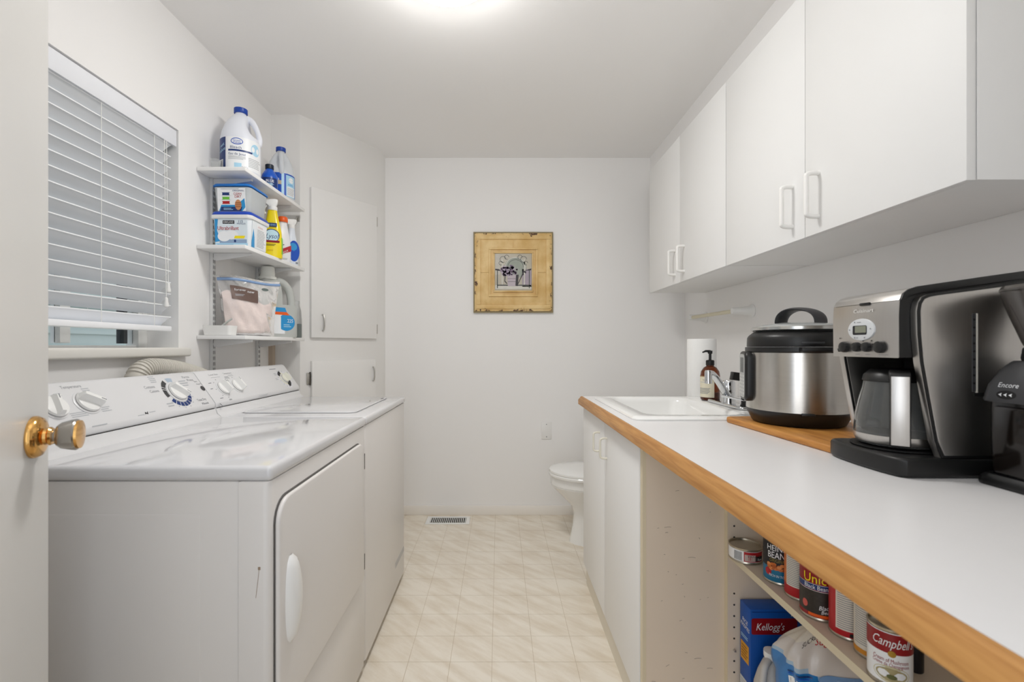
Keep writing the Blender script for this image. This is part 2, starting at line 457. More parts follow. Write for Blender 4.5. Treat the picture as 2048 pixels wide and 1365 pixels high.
for y, z in ((1.783, 1.372), (1.772, 1.315)):
    c = G().tube([(-1.272, y - .004, 1.94), (-1.270, y - .002, 1.6), (-1.268, y, z + .02)], .0012, CORD, 5).done('pull_cord', bl)
    G().lathe([(.002, .022), (.006, .018), (.0065, .006), (.009, -.006), (.008, -.014), (0, -.018)], (-1.268, y, z), PLAS, 12).done('tassel', c)

# ------------------------------------------------------------------ ceiling light
la = thing('ceiling_light', 'round white flush-mount ceiling light, switched on', 'light', (-.175, 1.54, 2.345))
G().lathe([(.15, 2.44), (.168, 2.44), (.170, 2.41), (.165, 2.402), (.15, 2.402)], (-.175, 1.54), PLAS, 48, cap0=False, cap1=False).done('base_ring', la)
LM = M('lit_diffuser', (1.0, .982, .955), .3, var=0, emit=LAMP)
G().lathe([(.163, 2.403), (.160, 2.396), (.148, 2.382), (.125, 2.367), (.09, 2.354), (.05, 2.347), (0, 2.345)], (-.175, 1.54), LM, 48, cap0=False).done('diffuser', la)

# ------------------------------------------------------------------ framed picture
pc = thing('framed_picture', 'square distressed tan frame around a watering can still life, on the back wall', 'picture', (.097, YB, 1.38))
PX, PZ = .097, 1.6545
G().box(PX - .271, PX + .271, YB - .018, YB, PZ - .2745, PZ + .2745, M('picture_backing', '8F8262', .7)).done('backing', pc)
def distressed():
    m = bpy.data.materials.new('distressed_tan_paint'); m.use_nodes = True
    nt = m.node_tree; b = nt.nodes['Principled BSDF']; L = nt.links.new
    tc = nt.nodes.new('ShaderNodeTexCoord')
    n1 = nt.nodes.new('ShaderNodeTexNoise'); n1.inputs['Scale'].default_value = 9; n1.inputs['Detail'].default_value = 5
    L(tc.outputs['Object'], n1.inputs['Vector'])
    c1 = nt.nodes.new('ShaderNodeValToRGB')
    c1.color_ramp.elements[0].position = .35; c1.color_ramp.elements[0].color = (*lin('D2AC6A'), 1)
    c1.color_ramp.elements[1].position = .65; c1.color_ramp.elements[1].color = (*lin('E8CB92'), 1)
    L(n1.outputs['Fac'], c1.inputs[0])
    n2 = nt.nodes.new('ShaderNodeTexNoise'); n2.inputs['Scale'].default_value = 26; n2.inputs['Detail'].default_value = 7; n2.inputs['Roughness'].default_value = .7
    L(tc.outputs['Object'], n2.inputs['Vector'])
    # chips gather along the outer rim of the frame
    sp = nt.nodes.new('ShaderNodeSeparateXYZ'); L(tc.outputs['Object'], sp.inputs[0])
    def mth(op, a, bv=None):
        k = nt.nodes.new('ShaderNodeMath'); k.operation = op
        for i, q in enumerate((a, bv)):
            if q is None: continue
            if isinstance(q, (int, float)): k.inputs[i].default_value = q
            else: L(q, k.inputs[i])
        return k.outputs[0]
    ax = mth('ABSOLUTE', sp.outputs[0]); az = mth('ABSOLUTE', mth('SUBTRACT', sp.outputs[2], .2745))
    e = mth('MAXIMUM', ax, az)
    rim = mth('MULTIPLY', mth('SUBTRACT', e, .225), 4.2)
    k = mth('ADD', n2.outputs['Fac'], mth('MAXIMUM', rim, -.05))
    c2 = nt.nodes.new('ShaderNodeValToRGB')
    c2.color_ramp.elements[0].position = .69; c2.color_ramp.elements[0].color = (0, 0, 0, 1)
    c2.color_ramp.elements[1].position = .73; c2.color_ramp.elements[1].color = (1, 1, 1, 1)
    L(k, c2.inputs[0])
    mx = nt.nodes.new('ShaderNodeMix'); mx.data_type = 'RGBA'
    L(c2.outputs[0], mx.inputs[0]); L(c1.outputs[0], mx.inputs[6]); mx.inputs[7].default_value = (*lin('5A3C28'), 1)
    L(mx.outputs[2], b.inputs['Base Color']); b.inputs['Roughness'].default_value = .5
    n3 = nt.nodes.new('ShaderNodeTexNoise'); n3.inputs['Scale'].default_value = 70
    L(tc.outputs['Object'], n3.inputs['Vector'])
    bp = nt.nodes.new('ShaderNodeBump'); bp.inputs['Strength'].default_value = .8; bp.inputs['Distance'].default_value = .002
    L(n3.outputs['Fac'], bp.inputs['Height']); L(bp.outputs[0], b.inputs['Normal'])
    return m
DIS = distressed()
def frame_ring(g, h0, h1, y0, y1, m, bev=.003):
    for (a, b, c, d) in ((-h1, h1, h0, h1), (-h1, h1, -h1, -h0), (-h1, -h0, -h0, h0), (h0, h1, -h0, h0)):
        g.box(PX + a, PX + b, YB - y1, YB - y0, PZ + c, PZ + d, m, bev)
g = G(); g.box(PX - .262, PX + .262, YB - .024, YB - .018, PZ - .265, PZ + .265, DIS, .003); g.done('frame_board', pc)
for nm, h0, h1, y in (('outer_molding', .222, .25, .031), ('middle_molding', .152, .166, .033), ('inner_molding', .126, .136, .036)):
    g = G(); frame_ring(g, h0, h1, .022, y, DIS); g.done(nm, pc)
for (x, z, sx, sz) in ((0, .194, .0025, .027), (0, -.194, .0025, .027), (.194, 0, .027, .0025), (-.194, 0, .027, .0025)):
    G().box(PX + x - sx, PX + x + sx, YB - .029, YB - .022, PZ + z - sz, PZ + z + sz, DIS, .001).done('cross_bead', pc)
g = G(); g.box(PX - .126, PX + .126, YB - .030, YB - .022, PZ - .128, PZ + .126, M('print_board', 'BDB7A8', .4), .002)
pm = plane_map((PX, YB - .030, PZ), (1, 0, 0), (0, 0, 1))
pgr = [M('print_' + n, c, .45, var=.12, vs=40) for n, c in (('pale', 'C4C0B6'), ('sage', '9AA197'), ('dark', '565856'), ('lilac', 'A59AA6'), ('can', 'B9AEB6'), ('deep', '3A363A'), ('light', 'CFCDC4'))]
g.prect(pm, .06, -.10, .122, .02, pgr[3], 1); g.prect(pm, -.122, -.02, -.09, .122, pgr[0], 1)
g.parc(pm, .015, .03, 0.001, .075, 0, 360, pgr[1], 1, .95); g.parc(pm, .015, .03, .066, .071, -20, 200, pgr[6], 2); g.parc(pm, .015, .03, .052, .055, 0, 190, pgr[2], 2)
for sx in (-1, 1):
    for i, (a, b, r) in enumerate(((.07, .085, .022), (.045, .1, .016), (.085, .06, .014))): g.parc(pm, sx * a, b, r - .003, r, 0, 300, pgr[2], 2)
    g.prect(pm, sx * .075 - .004, -.09, sx * .075 + .004, .09, pgr[6], 2); g.prect(pm, sx * .108 - .003, -.11, sx * .108 + .003, .012, pgr[2], 2)
g.prect(pm, -.122, -.128 + .012, .122, -.088, pgr[6], 1); g.prect(pm, -.11, -.094, .11, -.086, pgr[2], 2)
g.ppoly(pm, [(-.122, .012), (-.122, .022), (-.10, .02), (-.075, .006), (-.10, .008)], pgr[5], 2); g.ppoly(pm, [(.085, .008), (.12, .012), (.122, .024), (.10, .018)], pgr[5], 2)
g.ppoly(pm, [(-.037, -.096), (-.042, -.02), (.034, -.02), (.030, -.096)], pgr[4], 3); g.ppoly(pm, [(.014, -.094), (.018, -.02), (.036, -.018), (.031, -.096)], pgr[5], 4)
for z in (-.045, -.065): g.prect(pm, -.038, z - .001, .02, z + .001, pgr[2], 5)
g.ppoly(pm, [(.032, -.085), (.032, -.074), (.068, .005), (.074, .0)], pgr[5], 3); g.ppoly(pm, [(.064, .004), (.068, .012), (.088, -.002), (.084, -.010)], pgr[5], 4)
g.ppoly(pm, [(-.058, -.02), (-.052, -.02), (-.055, -.06), (-.04, -.078), (-.044, -.082), (-.061, -.064)], pgr[5], 3)
rnd = random.Random(3); HYD = [M('print_hyd%d' % i, c, .45) for i, c in enumerate(('7A6880', '95849B', '5A4C60', 'B9ABBE'))]
for i in range(110):
    a, q = rnd.random() * 2 * PI, math.sqrt(rnd.random()); c = (-.048, .008) if i % 3 else (-.008, .014)
    g.pell(pm, c[0] + .036 * q * math.cos(a), c[1] + .034 * q * math.sin(a), .007, .006, HYD[i % 4], 4 + i % 3)
g.done('print', pc)

# blank wall plate, floor vent
op = thing('blank_plate', 'blank white two-screw wall plate low on the back wall', 'wall plate', (.324, YB, .516))
G().box(.289, .359, YB - .006, YB, .516, .635, M('plate_plastic', 'E9E8E6', .3), .003).done('plate', op)
for z in (.533, .618): G().lathe([(0, 0), (.0035, 0), (.003, -.0012), (0, -.0014)], (0, 0), GRY, 10, T(.324, YB - .006, z) @ RX(-PI / 2)).done('screw', op)
fv = thing('floor_vent', 'white louvered floor register beside the back baseboard', 'vent', (-.335, 3.065, 0))
g = G(); g.box(-.478, -.192, 3.0, 3.018, 0, .006, PLAS, .002); g.box(-.478, -.192, 3.112, 3.13, 0, .006, PLAS, .002); g.box(-.478, -.452, 3.018, 3.112, 0, .006, PLAS, .002); g.box(-.218, -.192, 3.018, 3.112, 0, .006, PLAS, .002)
g.done('frame', fv); G().box(-.455, -.215, 3.015, 3.115, .0002, .001, GAP).done('vent_opening', fv)
lv = G().box(-.0035, .0035, 3.016, 3.114, .001, .0055, PLAS)
for i in range(19):
    G().box(-.452 + .0125 * i + .002, -.452 + .0125 * i + .0062, 3.016, 3.114, .001, .0055, PLAS).done('louver', fv)

# ------------------------------------------------------------------ toilet
to = thing('toilet', 'white toilet half hidden behind the sink cabinet', 'toilet', (.75, 2.74, 0))
TY = 2.745
def ell(xf, xb, hw, z, n=28, p=2.0):
    cx_, a = (xf + xb) / 2, (xb - xf) / 2
    return [(cx_ + a * math.cos(t), TY + hw * math.sin(t), z) for t in [2 * PI * i / n for i in range(n)]]
g = G(); g.loft([ell(.415, .92, .110, 0), ell(.418, .92, .108, .02), ell(.435, .90, .096, .10), ell(.44, .88, .094, .17), ell(.425, .88, .105, .215), ell(.375, .90, .138, .265), ell(.325, .92, .166, .315), ell(.310, .93, .177, .333), ell(.312, .93, .176, .338), ell(.306, .93, .181, .342), ell(.304, .93, .183, .385), ell(.306, .93, .182, .392)], PORC); g.done('bowl', to)
G().loft([ell(.298, .79, .186, .393), ell(.295, .79, .189, .398), ell(.295, .79, .189, .408), ell(.298, .79, .186, .412)], PORC).done('seat', to)
G().loft([ell(.297, .80, .188, .4135), ell(.295, .80, .189, .418), ell(.297, .80, .187, .427), ell(.32, .78, .165, .434), ell(.42, .68, .08, .437)], PORC).done('lid', to)
g = G(); g.box(.84, 1.04, TY - .225, TY + .225, .39, .73, PORC, .03, 3); g.done('tank', to); G().box(.83, 1.05, TY - .235, TY + .235, .731, .765, PORC, .012).done('tank_lid', to)
G().tube([(.835, TY - .17, .67), (.815, TY - .17, .67), (.812, TY - .13, .665), (.812, TY - .09, .655)], .006, CHRO).done('flush_lever', to)

# ------------------------------------------------------------------ dryer and washer
FX = -.475
def console_poly():
    return [(-.972, .897), (-.985, .901), (-.998, .912), (-1.0035, .929), (-1.0075, .9298), (-1.0055, .9318), (-1.0045, .937), (-1.0045, .945), (-1.007, .951), (-1.080, 1.0525), (-1.086, 1.057), (-1.094, 1.059), (-1.13, 1.05), (-1.13, .88), (-.972, .88)]
def appliance(y0, y1, name, label, rim):
    t = thing(name, label, 'appliance', (-.8, (y0 + y1) / 2, 0))
    g = G(); g.box(-1.13, -.541, y0 + .004, y1 - .003, .03, .868, ENAS, .004)
    g.prism([(-.539, y0), (-.49, y0), (-.482, y0 + .002), (-.477, y0 + .007), (FX, y0 + .015), (FX, y1 - .015), (-.477, y1 - .007), (-.482, y1 - .002), (-.49, y1), (-.539, y1)], 'z', .028, .868, ENAS, .002)
    g.done('cabinet', t)
    for x, y in ((-.55, y0 + .06), (-.55, y1 - .06), (-1.08, y0 + .06), (-1.08, y1 - .06)):
        G().lathe([(.022, 0), (.022, .008), (.01, .012), (.01, .032)], (x, y, 0), BLK, 12).done('foot', t)
    return t
drY0, drY1 = .962, 1.646
dr = appliance(drY0, drY1, 'dryer', 'nearer of the two white laundry machines, a dryer with a side-hinged front door', 0)
g = G(); g.box(-1.125, -.471, drY0, drY1, .868, .9, ENAM, .011, 4); g.done('top_panel', dr)
G().box(-1.0, -.62, drY0 + .0025, drY0 + .01, .10, .80, ENAS, .003).done('pressed_side_panel', dr)
def rpoly(y0, y1, z0, z1, rt, rb, n=6):
    out = []
    for (cy, cz, r, a0) in ((y1 - rt, z1 - rt, rt, 0), (y0 + rt, z1 - rt, rt, 90), (y0 + rb, z0 + rb, rb, 180), (y1 - rb, z0 + rb, rb, 270)):
        for i in range(n + 1):
            a = math.radians(a0 + 90 * i / n); out.append((cy + r * math.cos(a), cz + r * math.sin(a)))
    return out
G().prism(rpoly(.9785, 1.6005, .3485, .8245, .051, .012), 'x', FX - .001, FX + .0016, M('door_gap_shade', '6E6B68', .7)).done('door_gap', dr)  # grey sheet behind the door, shade of the gap put into its colour
dd = G().prism(rpoly(.980, 1.599, .350, .8215, .05, .012), 'x', FX + .0016, FX + .013, ENAS, .005, 3).done('door', dr)
rings = []
for i in range(17):
    u = i / 16; z = .495 + .192 * u; e = math.sin(PI * min(1, max(0, u))) ** .45
    w, hgt = .007 + .020 * e, .003 + .021 * e
    yc = 1.032
    rings.append([(FX + .012 + hgt * math.sin(q) ** (1 if math.cos(q) < 0 else .6), yc + w * math.cos(q), z) for q in [PI * j / 10 for j in range(11)]])
g = G(); g.loft(rings, PLAS, closed=False, cap0=False, cap1=False); g.done('door_handle', dd)
G().prism(rpoly(1.052, 1.068, .52, .665, .008, .008), 'x', FX + .0125, FX + .0142, M('pull_recess', '9A9793', .5)).done('handle_recess', dd)
for z in (.752, .406): G().box(FX, FX + .012, 1.602, 1.608, z - .027, z + .027, M('hinge_metal', '6A6864', .35, 1), .001).done('hinge', dd)
g = G(); g.box(FX - .02, FX + .0005, drY0 + .003, drY1 - .003, .06, .34, ENAS, .001); g.done('lower_panel', dr)
sc = M('paint_scratch', '9A8672', .7)
g = G(); g.box(-.4985, -.4935, drY0 - .0006, drY0 + .002, .686, .692, sc); g.tube([(-.496, drY0 - .0002, .688), (-.499, drY0 - .0002, .66), (-.503, drY0 - .0002, .628)], .0005, sc, 5); g.done('paint_chip', dr)
r_, u_ = Vector((0, 1, 0)), Vector((-.0735, 0, .1015)).normalized()
cm_ = plane_map((-1.007, 0, .951), r_, u_)
def console(t, y0, y1):
    c = G().prism(console_poly(), 'y', y0, y1, CONS, .006, 3).done('console', t)
    G().prism([(-1.0033, .9289), (-1.0078, .9294), (-1.0078, .9300), (-1.0042, .9303)], 'y', y0 + .004, y1 - .004, GAP).done('console_seam', c)
    return c
def knob(con, y, v, r, ang, m=PLAS, tall=.024):
    c = cm_(y, v, 0); X = Matrix((( r_.x, u_.x, r_.cross(u_).x, c.x), (r_.y, u_.y, r_.cross(u_).y, c.y), (r_.z, u_.z, r_.cross(u_).z, c.z), (0, 0, 0, 1)))
    g = G(); g.lathe([(r * 1.16, 0), (r * 1.16, .002), (r * 1.02, .0035), (0, .0035)], (0, 0), CONS, 32, X)
    g.lathe([(r, .003), (r, .006), (r * .95, .0105), (r * .8, .012), (0, .0125)], (0, 0), m, 32, X)
    g.lathe([(r * 1.005, .0036), (r * 1.012, .0045), (r * 1.005, .0052)], (0, 0), GRY, 32, X, False, False)
    Y = X @ RZ(ang)
    g.loft([[(-r * .93, -r * .30, .010), (r * .93, -r * .30, .010), (r * .93, r * .30, .010), (-r * .93, r * .30, .010)], [(-r * .9, -r * .2, tall * .8), (r * .9, -r * .2, tall * .8), (r * .9, r * .2, tall * .8), (-r * .9, r * .2, tall * .8)], [(-r * .8, -r * .15, tall), (r * .8, -r * .15, tall), (r * .8, r * .15, tall), (-r * .8, r * .15, tall)]], m, X=Y)
    g.box(r * .45, r * .85, -.0012, .0012, tall - .0005, tall + .0004, INKG, X=Y)
    g.done('control_knob', con)
V0 = .0
dc = console(dr, drY0, drY1)
g = G()
P = cm_
g.text(P, 'Temperature', 1.168, .119, .009, INKG, w=.056); g.text(P, 'Cottons', 1.410, .092, .010, INKG, w=.042); g.text(P, 'Cotons', 1.418, .076, .010, INKG, w=.036)
g.text(P, 'Perma', 1.592, .115, .009, INKG, w=.034); g.text(P, 'Press', 1.604, .102, .009, INKG, w=.03); g.text(P, 'Time Dry', 1.592, .020, .010, INKG, w=.046); g.text(P, 'Minuté', 1.598, .004, .009, INKG, w=.034)
g.text(P, 'Start', 1.625, .093, .006, INKG); g.text(P, 'Départ', 1.632, .082, .006, INKG)
dy, dv = 1.505, .062
for (t0, t1, m) in ((118, 152, DGR), (155, 162, DGR), (165, 196, DGR), (212, 228, NAVY), (231, 246, NAVY), (249, 264, NAVY), (267, 282, NAVY), (285, 300, NAVY), (303, 318, NAVY), (321, 336, NAVY), (339, 356, NAVY)):
    g.parc(P, dy, dv, .040, .055, t0, t1, m, 2)
g.parc(P, dy, dv, .040, .055, 72, 104, M('dial_blue_grey', 'A9B7C6', .4), 2)
for i in range(7):
    a = math.radians(215 + 24 * i); g.prect(P, dy + .061 * math.cos(a) - .002, dv + .061 * math.sin(a) - .002, dy + .061 * math.cos(a) + .002, dv + .061 * math.sin(a) + .002, INKL, 2)
g.bars(P, 1.428, .104, 1.456, .130, 4, INKL); g.bars(P, 1.545, .078, 1.585, .105, 3, INKL); g.bars(P, 1.43, .012, 1.46, .03, 2, INKL)
g.bars(P, 1.112, .093, 1.135, .105, 2, INKL); g.bars(P, 1.19, .100, 1.215, .112, 2, INKL); g.bars(P, 1.205, .033, 1.235, .050, 3, INKL); g.bars(P, 1.118, .030, 1.165, .046, 3, INKL); g.bars(P, 1.15, -.004, 1.20, .002, 1, INKL)
g.bars(P, 1.30, .002, 1.325, .007, 1, INKL); g.bars(P, 1.345, .006, 1.37, .011, 1, INKL); g.ppoly(P, [(1.327, .004), (1.331, .012), (1.336, .008), (1.342, .014), (1.338, .003), (1.332, .006)], INK, 2)
g.done('cycle_print', dc); g = G(); g.parc(P, 1.637, .062, .0002, .010, 0, 360, DGR, 3)
g.done('start_button', dc)
knob(dc, 1.092, .066, .0285, math.radians(75)); knob(dc, 1.181, .068, .030, math.radians(-35), tall=.03); knob(dc, dy, dv, .033, math.radians(-48), tall=.027)

waY0, waY1 = 1.652, 2.338
wa = appliance(waY0, waY1, 'washer', 'farther of the two white laundry machines, a top-loading washer', 0)
g = G(); g.box(-1.125, -.471, waY0, waY1, .868, .8985, ENAM, .011, 4); g.done('top_panel', wa)
ld = G(); ld.prism(rr(-.755, 1.995, .215, .255, .03), 'z', .8985, .9035, ENAM, .003, 2); ld = ld.done('lid', wa)
G().box(-.555, -.545, 2.185, 2.205, .9035, .9045, M('lid_badge', '6F6F70', .5)).done('lid_mark', ld)
g = G(); g.prism(rr(-.755, 1.995, .219, .259, .033), 'z', .8983, .8988, M('lid_gap', '9C9C9D', .6)); g.done('lid_gap', wa)
G().box(FX - .004, FX + .0008, 2.13, 2.32, .13, .155, M('vent_grey', 'BDBCBB', .5)).done('service_grille', wa)
wc = console(wa, waY0 - .002, waY1)
g = G(); Q = P
wy, wv = 2.247, .053
g.parc(Q, wy, wv, .002, .056, 0, 360, M('dial_ring', 'DCDCE0', .35), 1)
g.parc(Q, wy, wv, .028, .044, 92, 150, INK, 3); g.parc(Q, wy, wv, .026, .046, -88, -20, INK, 3); g.parc(Q, wy, wv, .002, .036, 0, 360, M('dial_cream', 'DDDCCB', .35), 2)
for i in range(14):
    a = math.radians(26 * i + 10); g.prect(Q, wy + .047 * math.cos(a) - .004, wv + .047 * math.sin(a) - .002, wy + .047 * math.cos(a) + .004, wv + .047 * math.sin(a) + .002, INKL, 2)
g.bars(Q, 2.18, .075, 2.205, .09, 2, INKL); g.bars(Q, 2.165, .05, 2.19, .062, 2, INKL); g.bars(Q, 2.17, .108, 2.24, .116, 1, INKG)
g.text(Q, 'Load Size', 1.745, .114, .007, INKG, w=.055); g.bars(Q, 1.72, .099, 1.79, .103, 1, INKL); g.text(Q, 'Temperature', 1.835, .114, .007, INKG, w=.055); g.bars(Q, 1.83, .098, 1.865, .107, 2, INKL)
for a in (100, 135, 180, 225, 265): g.pell(Q, 1.745 + .041 * math.cos(math.radians(a)), .05 + .041 * math.sin(math.radians(a)), .002, .002, INKG, 2)
for a in (80, 110, 140, 170): g.pell(Q, 1.84 + .041 * math.cos(math.radians(a)), .052 + .041 * math.sin(math.radians(a)), .002, .002, INKG, 2)
g.bars(Q, 1.685, .076, 1.705, .082, 1, INKG); g.bars(Q, 1.675, .052, 1.692, .058, 1, INKG); g.bars(Q, 1.69, .008, 1.712, .014, 1, INKG); g.bars(Q, 1.735, -.004, 1.755, .002, 2, INKG)
g.bars(Q, 1.785, .074, 1.81, .086, 2, INKG); g.bars(Q, 1.80, .09, 1.83, .1, 2, INKG)
g.bars(Q, 1.94, -.012, 2.03, -.007, 1, INKL); g.ppoly(Q, [(1.667, -.008), (1.672, -.008), (1.676, -.022), (1.671, -.024)], INKG, 2)
g.done('dial_print', wc)
knob(wc, 1.745, .050, .0275, math.radians(105), tall=.03); knob(wc, 1.84, .052, .0275, math.radians(100), tall=.03); knob(wc, wy, wv, .0225, math.radians(100), M('knob_ivory', 'E4E3D6', .3), tall=.03)

# dryer hose behind the console
pts = []
ctl = [(-1.205, 1.545, .90), (-1.205, 1.545, 1.02), (-1.205, 1.555, 1.055), (-1.205, 1.585, 1.072), (-1.205, 1.64, 1.073), (-1.205, 1.72, 1.064), (-1.205, 1.81, 1.045), (-1.205, 1.90, 1.02), (-1.205, 1.98, .985), (-1.205, 2.02, .94)]
def catmull(c, n):
    out = []; c = [Vector(p) for p in c]
    for i in range(len(c) - 1):
        p0, p1, p2, p3 = c[max(i - 1, 0)], c[i], c[i + 1], c[min(i + 2, len(c) - 1)]
        for k in range(n):
            t = k / n
            out.append(.5 * ((2 * p1) + (-p0 + p2) * t + (2 * p0 - 5 * p1 + 4 * p2 - p3) * t * t + (-p0 + 3 * p1 - 3 * p2 + p3) * t ** 3))
    out.append(c[-1]); return out
pts = catmull(ctl, 40)
acc = 0; rs = []; last = pts[0]; keep = []
for p in pts:
    acc += (p - last).length; last = p
    ph = (acc / .0095) % 1
    rs.append(.031 + (.0035 if ph < .5 else -.001))
o = G().tube(pts, rs, M('hose_plastic', 'CFCBC2', .45, var=.06), 20).done('vent_hose', loc=(-1.205, 1.7, .9), sharp=60); tag(o, 'ribbed off-white flexible hose running behind the dryer console', 'hose')

# ------------------------------------------------------------------ wall shelving and what stands on it
TRK = M('track_white', 'DADADA', .35)
for y, lb_ in ((2.045, 'slotted white wall track nearer the window, holding the shelves'), (2.43, 'slotted white wall track nearer the corner cupboard, holding the shelves')):
    tr = thing('shelf_track', lb_, 'shelf track', (XL, y, .93))
    G().box(XL + .0002, XL + .014, y - .0125, y + .0125, .93, 1.885, TRK, .001).done('track', tr)
    g = G()
    for i in range(37):
        for s in (-.005, .005): g.box(XL + .0138, XL + .0145, y + s - .0014, y + s + .0014, .94 + .025 * i, .955 + .025 * i, GAP)
    q = g.done('slots', tr); q['kind'] = 'stuff'
SHZ = (1.196, 1.576, 1.902)
for z, lb_ in zip(SHZ, ('lowest white bracket shelf, carrying the powder bag and detergent jug', 'middle white bracket shelf, carrying the stacked tubs and spray bottles', 'topmost white bracket shelf, carrying the bleach jug')):
    sh = thing('bracket_shelf', lb_, 'shelf', (-1.16, 2.24, z - .016))
    G().box(XL + .002, -1.063, 1.946, 2.545, z - .016, z, MELA, .001).done('shelf_board', sh)
    for y in (2.045, 2.43):
        G().prism([(XL + .0145, z - .017), (-1.085, z - .017), (-1.085, z - .027), (-1.13, z - .034), (XL + .03, z - .050), (XL + .0145, z - .047)], 'y', y - .006, y + .006, TRK, .001).done('bracket', sh)
n0 = (0, -1, 0)
HD = M('jug_white', 'E3E6EE', .38, var=.01, sss=.15)
HDT = M('jug_translucent', 'DFE2DE', .35, var=.02, trans=.35, sss=.2)
CAPB = M('cap_blue', '0F3F9C', .35)

def jug(name, label, cat, x, y, z, r, h, cap, hd, ang, fill, capm, neck=.020, ry=None):
    """round-bodied jug with a shoulder, a hollow handle on one side (local +x) and a screw cap"""
    t = thing(name, label, cat, (x, y, z), local=True, rot=ang)
    g = G(); ry = ry or r
    hb = h * .50
    zs = [(0, .93), (.006, .98), (.012, 1), (hb, 1), (hb + .012, .985), (h * .62, .93), (h * .72, .80), (h * .80, .64), (h * .86, .47), (h * .90, .33), (h * .915, neck / r), (h * .945, neck / r)]
    rings = []
    for (zz, k) in zs:
        ring = []
        for j in range(36):
            a = 2 * PI * j / 36
            cxs = max(0, math.cos(a)); dent = 0
            u = (zz - hb) / (h * .88 - hb)
            if 0.12 < u < .95: dent = .62 * (cxs ** 2.2) * math.sin(PI * (u - .12) / .83)
            ring.append((r * k * math.cos(a) * (1 - dent), ry * k * math.sin(a) * (1 - dent * .25), zz))
        rings.append(ring)
    g.loft(rings, fill); b = g.done('bottle', t, sharp=50)
    g = G(); p = catmull([(r * .30, 0, h * .87), (r * .56, 0, h * .83), (r * .80, 0, h * .72), (r * .94, 0, h * .60), (r * .93, 0, hb + .005), (r * .80, 0, hb - .01)], 6)
    g.tube(p, [.011 + .003 * abs(math.cos(PI * i / (len(p) - 1))) for i in range(len(p))], fill, 12); g.done('handle', t)
    G().lathe([(neck * 1.2, h * .925), (neck * 1.25, h * .93), (neck * 1.25, h * .995), (neck * 1.1, h), (0, h)], (0, 0), capm, 28).done('cap', t)
    return t
# bleach
t = jug('bleach_jug', 'large white bleach jug with blue cap, nearest on the top shelf', 'jug', -1.152, 2.075, SHZ[2], .080, .306, 1, 1, math.radians(14), HD, CAPB, .022)
mp = cyl_map((0, 0, 0), .0804, math.radians(-62 - 62))   # label faces the viewer
rz = math.radians(14)
mp = cyl_map((0, 0, 0), .0803, -rz + math.radians(-72))
g = G(); g.prect(mp, -.115, .014, .115, .150, LABW, 1); g.prect(mp, -.115, .014, -.048, .150, NAVY, 2)
g.prect(mp, -.105, .016, -.062, .055, LABW, 3); g.bars(mp, -.103, .018, -.064, .052, 9, INK, 4, hor=False); g.text(mp, 'Great', -.080, .115, .014, LCYA, 3, w=.05, sh=.2, rot=.3); g.text(mp, 'Value', -.075, .095, .014, LCYA, 3, w=.05, sh=.2, rot=.3)
g.pell(mp, .0, .131, .024, .0145, BLUE, 2); g.pell(mp, .0, .131, .0205, .011, LABW, 3); g.text(mp, 'Great', 0, .1345, .0075, BLUE, 4, w=.030); g.text(mp, 'Value', 0, .1265, .0075, BLUE, 4, w=.030)
g.text(mp, 'Bleach', -.004, .105, .012, NAVY, 2, w=.044); g.prect(mp, -.035, .088, .062, .096, NAVY, 2); g.text(mp, 'Eau de Javel', .0, .077, .011, NAVY, 2, w=.066)
g.bars(mp, -.035, .052, .04, .068, 3, INKL, 2); g.prect(mp, -.010, .018, .018, .038, LCYA, 2); g.text(mp, '3.57 L', .032, .022, .008, NAVY, 2)
g.pell(mp, .078, .11, .022, .026, LCYA, 2); g.bars(mp, .045, .028, .112, .07, 6, INKL, 2)
g.done('label', t)
# small clear cup
t = thing('measuring_cup', 'small clear plastic cup at the wall end of the top shelf', 'cup', (-1.205, 1.978, SHZ[2]), local=True)
CLR = M('clear_plastic', 'F4F6F6', .12, trans=.85, var=0)
G().lathe([(.018, .0005), (.021, .04), (.0195, .04), (.0165, .004), (0, .004)], (0, 0), CLR, 24).done('cup_wall', t)
# second jug
t = jug('cleaner_jug', 'white jug with a blue and white label at the far end of the top shelf', 'jug', -1.140, 2.43, SHZ[2], .066, .285, 1, 1, math.radians(-62), M('jug_milky', 'E4E8EC', .35, trans=.2, sss=.15), CAPB, .019)
mp = cyl_map((0, 0, 0), .0663, math.radians(62 - 66))
g = G(); g.prect(mp, -.11, .02, .11, .135, BLUE, 1); g.prect(mp, .004, .016, .016, .135, LCYA, 2); g.prect(mp, .026, .018, .085, .128, LCYA, 2); g.prect(mp, .030, .022, .081, .07, LABW, 3)
g.pell(mp, .055, .105, .015, .014, LABW, 3); g.bars(mp, .032, .026, .079, .066, 8, INKL, 4); g.bars(mp, .036, .076, .074, .086, 2, CYAN, 3); g.text(mp, 'CLEANER', -.03, .10, .013, LABW, 2, w=.05); g.prect(mp, -.012, .075, .004, .095, M('label_beige', 'C9B79B', .4), 3)
g.done('label', t)
